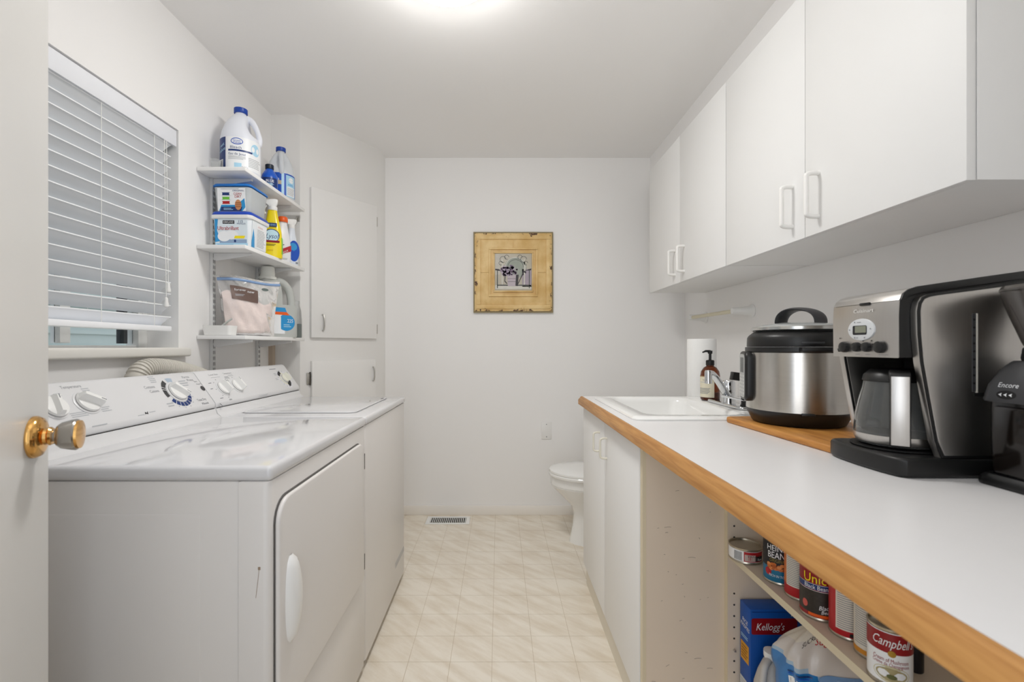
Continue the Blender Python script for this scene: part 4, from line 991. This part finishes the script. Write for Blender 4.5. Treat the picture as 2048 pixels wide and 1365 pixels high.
Xs = RZ(math.radians(-106))
g = G(); g.box(.128, .158, -.036, .036, pz(1.133), pz(1.147), BLK, .005, X=Xs); g.done('lid_handle', pk)
g = G(); g.box(.1295, .1365, -.030, .024, pz(1.156), pz(1.161), DGR, .001, X=Xs); g.done('lid_latch', pk)
g = G(); g.box(.130, .137, -.016, .016, .034, .043, BLK, .002, X=RZ(math.radians(-112))); g.done('foot_clip', pk)

# ------------------------------------------------------------------ coffee maker
cmk = thing('coffee_maker', 'brushed steel and black drip coffee maker facing the aisle', 'coffee maker', (.86, .945, CZ))
Y0, Y1 = .848, 1.052
bp_ = [(.985, Y0 - .002), (.985, Y1 - .006)] + [(.760, Y1 - .006), (.746, Y1 - .009), (.737, Y1 - .018), (.732, Y1 - .032), (.727, .995), (.7245, .945), (.727, .895), (.731, Y0 + .020), (.735, Y0 + .008), (.744, Y0 - .001), (.756, Y0 - .002)]
G().prism(bp_, 'z', CZ + .0005, CZ + .037, BLK, .007, 3).done('base', cmk)
G().lathe([(0, CZ + .0372), (.074, CZ + .0372), (.078, CZ + .039), (.078, CZ + .0405), (0, CZ + .0405)], (.815, .952), BLKM, 40).done('warming_plate', cmk)
G().box(.895, .983, Y0 + .022, Y1 - .022, CZ + .037, 1.127, BLKM, .004).done('reservoir', cmk)
head = [(.7455, 1.127), (.7445, 1.205), (.746, 1.232), (.751, 1.2445), (.760, 1.2515), (.776, 1.2565), (.90, 1.2745), (.985, 1.286), (.985, 1.127)]
G().prism(head, 'y', .8665, 1.0335, BLK, .003).done('head', cmk)
fp = [(.7435, 1.127), (.7428, 1.205), (.7442, 1.2325), (.7446, 1.2345), (.7468, 1.2345), (.7462, 1.232), (.7448, 1.205), (.7455, 1.127)]
fpo = G().prism(fp, 'y', .8655, 1.0345, STEELH, .0008).done('face_plate', cmk)
lp = [(.7446, 1.2355), (.7495, 1.2458), (.7592, 1.2533), (.7755, 1.2585), (.90, 1.2767), (.985, 1.2885), (.985, 1.2865), (.90, 1.2747), (.776, 1.2567), (.760, 1.2517), (.751, 1.2447), (.7462, 1.2352)]
lo_ = G().prism(lp, 'y', .8655, 1.0345, STEELH, .0006).done('lid', cmk)
G().prism([(.7442, 1.235), (.749, 1.247), (.7588, 1.2548), (.7752, 1.2602), (.90, 1.2785), (.985, 1.2905), (.985, 1.276), (.90, 1.264), (.79, 1.249), (.765, 1.244)], 'y', .8605, .8653, BLK, .001).done('lid_edge', lo_)
G().box(.7405, .7475, .932, .957, 1.2315, 1.2375, BLK, .002).done('lid_notch', lo_)
out = [(.765, 1.213), (.7675, 1.229), (.7735, 1.239), (.784, 1.2435), (.80, 1.246), (.926, 1.2625), (.984, 1.2695), (.984, CZ + .0372), (.809, CZ + .0372), (.797, .975), (.783, 1.05), (.7705, 1.12), (.766, 1.17)]
ins = [(.769, 1.213), (.7712, 1.2265), (.7765, 1.2352), (.786, 1.2392), (.80, 1.2418), (.926, 1.2583), (.98, 1.265), (.98, CZ + .042), (.8125, CZ + .042), (.801, .975), (.787, 1.05), (.7745, 1.12), (.770, 1.17)]
for nm, ya, yb, s in (('side_plate', Y0, Y0 + .0175, -1), ('side_plate', 1.035, Y1, 1)):
    p = G().prism(out, 'y', ya + .0035, yb, STEELH, .001).done(nm, cmk)
    G().prism(out, 'y', ya + .0012, ya + .0034, BLK, .0004).done('plate_rim', p)
    G().prism(ins, 'y', ya - .0004, ya + .0012, STEELH, .0006).done('plate_face', p)
    if s < 0:
        g = G(); g.box(.8625, .8685, ya - .0012, ya - .0002, 1.066, 1.209, DGR); g.box(.869, .8718, ya - .0016, ya - .0002, 1.064, 1.209, M('gauge_light', 'CFCBC2', .3)); gg = g.done('water_gauge', p)
        g = G()
        for i in range(9): g.box(.8635, .8675, ya - .0016, ya - .0011, 1.08 + .0145 * i, 1.083 + .0145 * i, BLKM)
        g.box(.866, .8835, ya - .0012, ya - .0002, 1.058, 1.064, BLKM); g.done('gauge_marks', p)
mp = plane_map((.7428, 0, 0), (0, -1, 0), (0, 0, 1))
ov = G().lathe([(0, 0), (.0355, 0), (.0345, .0025), (.031, .0035), (0, .0035)], (0, 0), M('dial_silver', 'D3D6D8', .3, .2), 40, X=T(.7432, .9525, 1.183) @ RY(-PI / 2) @ Matrix.Diagonal((.64, 1, 1, 1))).done('clock_bezel', fpo)
mq = plane_map((.7394, .9525, 1.183), (0, -1, 0), (0, 0, 1))
g = G(); g.ppoly(mq, rr(-.001, -.001, .0185, .0095, .003, 3), INK, 1); g.ppoly(mq, rr(.0015, .0005, .0145, .0068, .001, 2), M('lcd_green', '7F8272', .3), 2)
for a, b in ((-.014, .0155), (-.028, 0), (.027, .001), (-.014, -.0165), (.012, -.0165)): g.pell(mq, a, b, .0015, .0015, INKG, 2)
g.bars(mq, -.008, .0140, .004, .0165, 1, INKG, 2); g.bars(mq, -.010, -.0180, -.003, -.0155, 1, INKG, 2); g.done('clock_display', fpo)
kb = None
for y, r, tip in ((.9965, .0115, 215), (.9625, .0098, None), (.9365, .0098, None), (.9035, .0120, 180)):
    X = T(.7435, y, 1.1475) @ RY(-PI / 2)
    g = G(); g.lathe([(r, 0), (r, .006), (r * .9, .009), (r * .55, .0105), (0, .011)], (0, 0), BLK, 24, X)
    if tip is not None: g.box(-.004, .004, .003, r + .0065, .001, .0065, BLK, .0015, X=X @ RZ(math.radians(tip - 190)))
    g.done('knob', fpo)
g = G(); g.text(mp, 'Cuisinart', -.948, 1.2215, .0075, M('etched_logo', 'E6E4DF', .3), 2, w=.052, sh=.1)
for y, b, w in ((1.012, 1.166, .002), (.948, 1.160, .002), (.927, 1.160, .002)): g.pell(mp, -y, b, .0015, .0015, INK, 2)
for y in (.9625, .9365, .9035, .893): g.bars(mp, -y - .006, 1.1315, -y + .006, 1.1335, 1, INKG, 2, jit=0)
g.done('face_print', fpo)
cf = thing('coffee_carafe', 'glass coffee carafe with black lid and steel handle, sitting in the coffee maker', 'carafe', (.815, .952, CZ + .041), local=True)
hc = lambda w: w - CZ - .041
CGL = M('carafe_glass', 'C9CBC9', .04, trans=.9, var=.03, vs=20)
G().lathe([(.058, .0), (.066, .004), (.070, .014), (.0715, .03), (.069, .06), (.0635, .09), (.0575, .115), (.055, .13), (.0535, .13), (.056, .114), (.062, .09), (.0675, .06), (.070, .03), (.0685, .014), (.064, .006), (0, .004)], (0, 0), CGL, 48).done('glass_body', cf)
G().lathe([(.0688, .008), (.0718, .016), (.0722, .024), (.0715, .024), (.071, .016)], (0, 0), STEELH, 48, cap0=False, cap1=False).done('steel_band', cf)
G().lathe([(.0555, .1295), (.0575, .131), (.055, .142), (.046, .152), (.042, .155), (0, .155)], (0, 0), BLK, 40).done('lid', cf)
ha = RZ(math.radians(180 + 52))   # handle direction towards the aisle and the viewer
g = G(); g.prism([(.050, .132), (.050, .150), (.078, .156), (.098, .152), (.103, .146), (.103, .02), (.098, .012), (.088, .010), (.084, .02), (.086, .13), (.078, .138)], 'y', -.0155, .0155, BLK, .003, X=ha); hd_ = g.done('handle', cf)
G().box(.1032, .1052, -.0135, .0135, .014, .144, STEELH, .0008, X=ha).done('handle_plate', hd_)
G().lathe([(0, .004), (.0655, .0065), (.0688, .02), (.0688, .0215), (0, .0215)], (0, 0), M('old_coffee', '4A3A2E', .3, trans=.5), 40).done('coffee', cf)

# ------------------------------------------------------------------ coffee grinder
gr = thing('coffee_grinder', 'black burr coffee grinder with a smoky hopper at the near end of the counter', 'grinder', (.935, .7655, CZ), local=True)
gx = lambda hx, hy, z, r=.02, dx=0: [(p[0] + dx, p[1], z) for p in rr(0, 0, hx, hy, r, 5)]
G().loft([gx(.084, .070, .0005), gx(.085, .071, .004), gx(.083, .069, .014), gx(.078, .064, .020)], BLK).done('base', gr)
G().loft([gx(.072, .058, .020), gx(.074, .060, .08), gx(.074, .060, .147)], M('gloss_black', '0D0B0B', .18, coat=.3)).done('body', gr)
G().box(-.083, -.070, -.040, .040, .024, .14, M('bin_smoke', '16110E', .12, trans=.25), .006, X=T(0, 0, 0)).done('grounds_bin', gr)
G().loft([gx(.080, .066, .146), gx(.081, .067, .149), gx(.077, .062, .175), gx(.068, .050, .202), gx(.060, .042, .214), gx(.056, .04, .217)], DGR).done('shroud', gr)
mp = plane_map((-.0805, 0, .149), (0, -1, 0), (.15, 0, 1))
g = G(); g.text(mp, 'Encore', -.018, .0275, .0085, LABW, 3, w=.031, sh=.25); g.pell(mp, -.019, .0105, .0155, .0075, BLKM, 2)
for i in range(3): a = -.028 + .008 * i; g.ppoly(mp, [(a - .003, .0105), (a + .0025, .0135), (a + .0015, .0105), (a + .0025, .0075)], LABW, 4)
g.done('logo_print', gr)
G().lathe([(.050, .217), (.051, .222), (.049, .238), (.045, .242)], (0, 0), BLK, 48).done('dial_collar', gr)
G().lathe([(.0478, .242), (.050, .247), (.0705, .312), (.075, .330), (.075, .336), (.0732, .336), (.0725, .330), (.0685, .312), (.048, .248)], (0, 0), M('hopper_smoke', '8F8984', .08, trans=.82, var=.02), 48, cap0=False, cap1=False).done('hopper', gr)
G().lathe([(.0765, .3365), (.077, .340), (.074, .345), (.03, .347), (0, .347)], (0, 0), M('hopper_lid', '6E6964', .15, trans=.5), 48).done('hopper_lid', gr)
g = G()
for i in range(16):
    a = 2 * PI * i / 16; g.box(.0492, .0502, -.0012, .0012, .226, .232, LABW, X=RZ(a))
g.done('grind_marks', gr)
G().box(.060, .0615, -.06, .06, .05, .06, BLK).done('rear_seam', gr)

# ------------------------------------------------------------------ open shelf unit below the counter
su = thing('pantry_shelf', 'cream open shelf unit under the counter holding tins', 'shelf unit', (.8, .9, 0))
PY0, PY1, PXF, PXB = .36, 1.322, .650, .985
for y in (PY1, PY0 - .018):
    p = G().box(PXF, PXB, y, y + .0175, 0, .862, MELT).done('side_panel', su)
    G().box(PXF - .0006, PXF, y - .0002, y + .0177, 0, .862, MELE).done('edge_band', p)
    if y == PY1:
        g = G()
        for i in range(22):
            if i in (10, 11): continue
            g.lathe([(.0028, 0), (.0028, .0006), (0, .0006)], (0, 0), GAP, 8, T(PXF + .0185, y, .158 + .032 * i) @ RX(PI / 2))
        q = g.done('pin_holes', p); q['kind'] = 'stuff'
        G().tube([(PXF + .0185, y, .286), (PXF + .0185, y - .008, .286)], .003, SATN, 8).done('shelf_pin', p)
for z in (.567, .128):
    s_ = G().box(PXF + .002, PXB - .008, PY0, PY1 - .001, z - .017, z, MELT).done('shelf', su)
    G().box(PXF + .0012, PXF + .002, PY0, PY1 - .001, z - .0172, z + .0002, MELE).done('edge_band', s_)
G().box(PXB - .007, PXB, PY0, PY1, 0, .862, M('back_cream', 'D9D0C2', .55)).done('back_panel', su)
G().box(PXF + .04, PXF + .055, PY0, PY1, 0, .11, MELT).done('plinth', su)
TIN = M('tin_metal', 'B9B2A4', .28, 1, var=.05)
def can(name, label, x, y, r, h, paint, ang, z=.5672):
    t = thing(name, label, 'can', (x, y, z), 'cans on the pantry shelf', local=True)
    G().lathe([(r * .97, 0), (r * 1.02, .0015), (r * 1.02, .004), (r * .985, .006), (r * .985, h - .006), (r * 1.02, h - .004), (r * 1.02, h - .0005), (r * .99, h), (r * .95, h - .0005), (r * .94, h - .004), (0, h - .004)], (0, 0), TIN, 40).done('can_body', t)
    if paint:
        th = math.atan2(-y, -x) + math.radians(ang)
        g = G(); paint(g, cyl_map((0, 0, 0), r * .987, th), r, h); g.done('label', t)
    return t
def lab(g, mp, r, b0, b1, m, L=1): g.prect(mp, -PI * r * .985, b0, PI * r * .985, b1, m, L)
def tuna(g, mp, r, h):
    lab(g, mp, r, .006, h - .006, LABW); g.prect(mp, -.005, .007, .05, h - .007, RED, 2); g.prect(mp, -.003, .009, .024, h - .014, M('label_greypink', 'BDA9A2', .5), 3); g.prect(mp, .022, .009, .048, h - .018, INK, 3)
    g.bars(mp, -.03, .008, -.009, h - .009, 11, INK, 3, fill=.4, jit=.05); g.text(mp, 'FILLETS', .022, h - .0175, .005, INK, 4, w=.034); g.text(mp, 'Tuna', .036, .014, .006, LABW, 4, w=.016, sh=.2); g.bars(mp, .005, .012, .016, .022, 3, RED, 4, hor=False)
can('tuna_can', 'short wide fish tin against the side of the shelf unit', .676, 1.276, .0415, .040, tuna, 2)
TEAL = M('label_teal', '0F6C92', .35); BEAN = M('label_beans', 'C76A2C', .4, var=.3, vs=120); GOLD = M('label_dull_gold', '8A7A3A', .4)
def beans(g, mp, r, h):
    lab(g, mp, r, .006, h - .006, TEAL); g.prect(mp, -.06, .040, .018, h - .008, INK, 2); g.ppoly(mp, [(.018, .035), (.018, h - .01), (.0205, h - .01), (.0205, .032)], GOLD, 3)
    g.text(mp, 'HEINZ', -.008, .0885, .014, LABW, 4, w=.044); g.text(mp, 'BEANS', -.006, .0715, .016, LABW, 4, w=.044); g.text(mp, 'ORIGINAL', -.006, .0585, .009, GOLD, 4, w=.036)
    rb = random.Random(5)
    for i in range(26): g.pell(mp, -.026 + .042 * rb.random(), .036 + .013 * rb.random(), .0048, .0038, (BEAN, M('bean_light', 'DB8E4E', .4), M('bean_dark', 'A9521E', .4))[i % 3], 4 + i % 4)
    g.pell(mp, -.028, .028, .008, .009, RED, 4); g.text(mp, 'RICH IN TOMATO', .0, .021, .006, LABW, 4, w=.05); g.bars(mp, .008, .010, .02, .013, 1, LABW, 4); g.pell(mp, .027, .030, .0055, .004, LCYA, 4)
can('baked_beans_can', 'tall teal and black tin of baked beans next to the short fish tin', .700, 1.160, .036, .110, beans, 4)
def redcan(g, mp, r, h):
    lab(g, mp, r, .006, h - .006, RED); g.prect(mp, -.046, .030, -.030, h - .012, BEAN, 2); g.prect(mp, -.032, .028, .02, h - .010, M('label_cream2', 'DDD6C8', .5), 3); g.bars(mp, -.030, .03, .018, h - .014, 16, INKG, 4, fill=.35)
can('chili_can', 'red tin with a cream panel behind the black beans tin', .706, 1.086, .0345, .110, redcan, -2)
BBN = M('label_blackbeans', '2E2722', .4, var=.5, vs=160)
def black(g, mp, r, h):
    lab(g, mp, r, .006, h - .006, DRED); g.prect(mp, -PI * r, .014, PI * r * .98, .062, BBN, 2); g.prect(mp, -PI * r, .064, PI * r * .98, .076, NAVY, 2); g.prect(mp, -PI * r, .062, PI * r * .98, .0628, LABW, 3); g.prect(mp, -PI * r, .0755, PI * r * .98, .0762, LABW, 3)
    g.text(mp, 'Unico', -.002, .0885, .020, YEL, 4, w=.054); g.text(mp, 'Black Beans', -.004, .0700, .009, LABW, 4, w=.047); g.text(mp, 'Black', .010, .030, .009, LABW, 4, w=.022, sh=.3, rot=.12); g.text(mp, 'Beans', .014, .0215, .008, LABW, 4, w=.022, sh=.3, rot=.12); g.pell(mp, -.027, .030, .006, .008, M('label_redpale', 'C9594F', .4), 4)
    g.prect(mp, -.02, .008, .03, .014, ORA, 3)
can('black_beans_can', 'tin of black beans with a yellow and red label, middle of the shelf front', .697, 1.012, .0365, .115, black, 0)
def red2(g, mp, r, h):
    lab(g, mp, r, .006, h - .006, RED); g.prect(mp, -.024, .018, .034, h - .018, M('label_cream3', 'D8CFC2', .5), 2); g.bars(mp, -.021, .02, .032, h - .02, 17, INKG, 3, fill=.35); lab(g, mp, r, h - .014, h - .008, M('label_dkgreen', '3B4A22', .4), 3); g.prect(mp, .0, .008, .05, .015, INK, 3)
can('tomato_can', 'red-edged tin showing its ingredients panel beside the black beans', .7085, .943, .033, .112, red2, 4)
def oran(g, mp, r, h):
    lab(g, mp, r, .006, h - .006, M('label_cream4', 'DAD3C6', .5)); lab(g, mp, r, .006, .015, M('label_amber', 'D08A2A', .4), 2); g.bars(mp, -.03, .022, .03, h - .012, 18, INKG, 2, fill=.35)
can('soup_can', 'tin with a cream text panel and amber base behind the front soup tin', .7075, .8785, .030, .108, oran, -6)
def camp(g, mp, r, h):
    lab(g, mp, r, .006, h - .006, LABW); lab(g, mp, r, .058, h - .006, DRED, 2); g.text(mp, "Campbell's", .006, .077, .016, LABW, 4, w=.060, sh=.25); g.pell(mp, .004, .058, .0055, .0055, M('label_medal', 'A9812F', .4, .5), 4)
    g.text(mp, 'Cream of Mushroom', .003, .046, .007, DRED, 3, w=.05); g.text(mp, 'Crème de Champignons', .003, .039, .006, DRED, 3, w=.052); g.pell(mp, .004, .022, .026, .0145, M('label_bowl', 'C9C2A0', .5), 2); g.pell(mp, .004, .022, .022, .011, M('label_soup', 'A69B72', .5, var=.2, vs=200), 3); g.pell(mp, .004, .019, .007, .004, M('label_herb', '5E6236', .5), 4)
    lab(g, mp, r, h - .0075, h - .006, LABW, 3)
can('mushroom_soup_can', 'white and dark red soup tin, nearest on the shelf', .685, .8155, .0315, .099, camp, -2)
t = thing('spice_bottle', 'slim black bottle squeezed in behind the white and red soup tin', 'bottle', (.7475, .835, .5672), local=True)
G().lathe([(.011, 0), (.012, .002), (.012, .08), (.009, .088), (.0085, .09)], (0, 0), M('label_black', '101016', .35), 20).done('bottle', t)
G().lathe([(.0095, .0895), (.0098, .091), (.0098, .106), (0, .107)], (0, 0), BLK, 20).done('cap', t)

# bottom shelf
BZ0 = .1285
t = thing('cereal_box', 'blue cereal box with a red brand panel at the back of the lower pantry shelf', 'cereal box', (.785, 1.284, BZ0))
CBL = M('carton_blue', '0E4FA3', .4, var=.04)
G().box(.680, .890, 1.258, 1.312, BZ0, .436, CBL, .0015).done('carton', t)
mp = plane_map((.785, 1.258, BZ0), (1, 0, 0), (0, 0, 1)); ms = plane_map((.680, 1.285, BZ0), (0, -1, 0), (0, 0, 1))
g = G(); g.ppoly(mp, rr(-.040, .262, .062, .022, .005, 3), DRED, 1); g.text(mp, "Kellogg's", -.052, .262, .020, LABW, 3, w=.075, sh=.2); g.text(mp, 'RICE KRISPIES', .045, .293, .008, LABW, 2, w=.08); g.bars(mp, -.10, .299, .10, .303, 1, NAVY, 1); g.done('front_print', t); g = G()
g.text(ms, 'RICE', .001, .262, .011, LABW, 2, w=.026, rot=-.12); g.text(ms, 'KRISPIES', .001, .247, .011, LABW, 2, w=.044, rot=-.12); g.bars(ms, -.02, .212, .018, .222, 2, LCYA, 2); g.prect(ms, -.021, .150, .020, .200, M('sticker_amber', 'D79A2B', .5), 2); g.bars(ms, -.016, .156, .016, .194, 5, M('sticker_brown', '8A5A12', .5), 3)
g.prect(ms, -.0255, .0, .0255, .10, M('carton_pale', 'C9CCD0', .5), 1); g.bars(ms, -.022, .004, .022, .095, 14, INKL, 2); g.done('side_print', t)
t = thing('plastic_jug', 'cloudy white plastic jug in front of the cereal box', 'jug', (.708, 1.205, BZ0), local=True)
t.scale = (1, 1, .86)
WJ = M('jug_cloudy', 'D2CEC9', .4, trans=.15, sss=.1)
G().lathe([(.040, 0), (.044, .005), (.044, .14), (.042, .165), (.034, .20), (.022, .235), (.017, .245), (.017, .258)], (0, 0), WJ, 32).done('jug_body', t)
p = catmull([(-.018, 0, .248), (-.038, 0, .238), (-.048, 0, .205), (-.050, 0, .17), (-.042, 0, .145)], 6)
G().tube(p, .0085, WJ, 10, X=RZ(math.radians(35))).done('handle', t)
G().lathe([(.0195, .25), (.020, .252), (.020, .268), (0, .27)], (0, 0), PLAS, 24).done('cap', t)

t = thing('sugar_bag', 'blue and white paper-and-film sugar bag slumped on the lower pantry shelf', 'bag', (.785, 1.090, BZ0), local=True)
def sug(th, v):
    c, s = math.cos(th), math.sin(th); e = .55
    px = abs(c) ** e * (1 if c > 0 else -1); py = abs(s) ** e * (1 if s > 0 else -1)
    k = (1.0 + .05 * math.sin(3 * v * PI)) * (1 if v < .82 else 1 - .55 * ((v - .82) / .18) ** 1.5)
    ky = k * (1 if v < .7 else 1 - .5 * (v - .7) / .3)
    w = .004 * math.sin(7 * th + 9 * v) + .003 * math.sin(13 * th - 21 * v)
    lean = .01 * max(0, v - .5)
    return Vector((px * (.122 * k + w) + lean, py * (.064 * ky + w), .001 + .372 * v + .010 * math.sin(2 * th) * v))
FILM = M('bag_paper', 'CFC9C4', .35, var=.06, bump=.3, bs=40, coat=.3); BAGB = M('bag_blue', '1673B8', .3, coat=.3, var=.08); BAGL = M('bag_midblue', '9DB7CE', .3, coat=.3); CRU = M('bag_crumpled', 'D8D2C6', .5, bump=.9, bs=30, var=.08)
g = G(); n = 56
vs = [sug(2 * PI * i / n, j / 40) for j in range(41) for i in range(n)]
def mat_at(th, v):
    w = .81 - .075 * max(0, -math.sin(th + .2))
    return BAGB if v < w else (BAGL if v < w + .02 else (FILM if v < .90 else CRU))
for j in range(40):
    for i in range(n):
        k = (i + 1) % n
        o0 = [j * n + i, j * n + k, (j + 1) * n + k, (j + 1) * n + i]
        g.add([vs[q] for q in o0], [(0, 1, 2, 3)], mat_at(2 * PI * (i + .5) / n, (j + .5) / 40))
top = [vs[40 * n + i] for i in range(n)]
g.add(top, [tuple(range(n))], CRU)
def weld(g):
    key = {}; nv = []; mp_ = []
    for v in g.v:
        k = tuple(round(c, 6) for c in v)
        if k not in key: key[k] = len(nv); nv.append(v)
        mp_.append(key[k])
    g.f = [tuple(mp_[i] for i in f) for f in g.f]; g.v = nv
weld(g); g.done('bag_body', t, sharp=80)
def bm_(a, b, off):
    # print on the camera-facing side of the bag
    v = b / .372; th = -PI / 2 + a / .10; p = sug(th, min(max(v, 0), 1)); q = sug(th, min(max(v, 0), 1)); nrm = Vector((q.x * .2, -1, .1)).normalized()
    return p + nrm * (.0015 + off)
g = G(); g.prect(bm_, -.145, .215, -.100, .262, LABW, 1); g.bars(bm_, -.142, .220, -.103, .259, 13, INK, 3, hor=False, fill=.6); g.prect(bm_, -.145, .272, -.06, .275, NAVY, 2); g.prect(bm_, -.145, .267, -.07, .2695, BLUE, 2)
g.pell(bm_, -.005, .270, .040, .017, M('print_spoon', '6F93BE', .35), 1); g.pell(bm_, -.003, .268, .033, .012, M('print_spoon2', '86A6CC', .35), 2); g.text(bm_, 'Sugar', -.03, .345, .012, RED, 2, w=.05, sh=.25, rot=.3); g.pell(bm_, .01, .318, .010, .009, RED, 2); g.pell(bm_, .024, .322, .008, .007, RED, 3); g.text(bm_, 'SUCRE', -.075, .338, .010, INK, 2, w=.04, rot=.5)
g.text(bm_, '2 kg', -.09, .12, .012, LABW, 2); g.prect(bm_, -.10, .06, -.03, .10, LABW, 2); g.bars(bm_, -.095, .064, -.04, .096, 5, INKL, 3); g.done('bag_print', t)

# scuffs on the knee-space side of the sink cabinet
rs_ = random.Random(21); g = G(); SCF = M('scuff_grey', '8C8074', .7)
for i in range(26):
    x = .45 + .17 * rs_.random(); z = .12 + .62 * rs_.random(); a = rs_.random() * 3.1; l = .004 + .02 * rs_.random() ** 2
    g.tube([(x, SCY0 - .0002, z), (x + l * .5 * math.cos(a) + .002, SCY0 - .0002, z + l * .5 * math.sin(a) * .5), (x + l * math.cos(a), SCY0 - .0002, z + l * math.sin(a) * .4 - .002)], .0005, SCF, 4)
q = g.done('scuff_marks', sc_); q['kind'] = 'stuff'
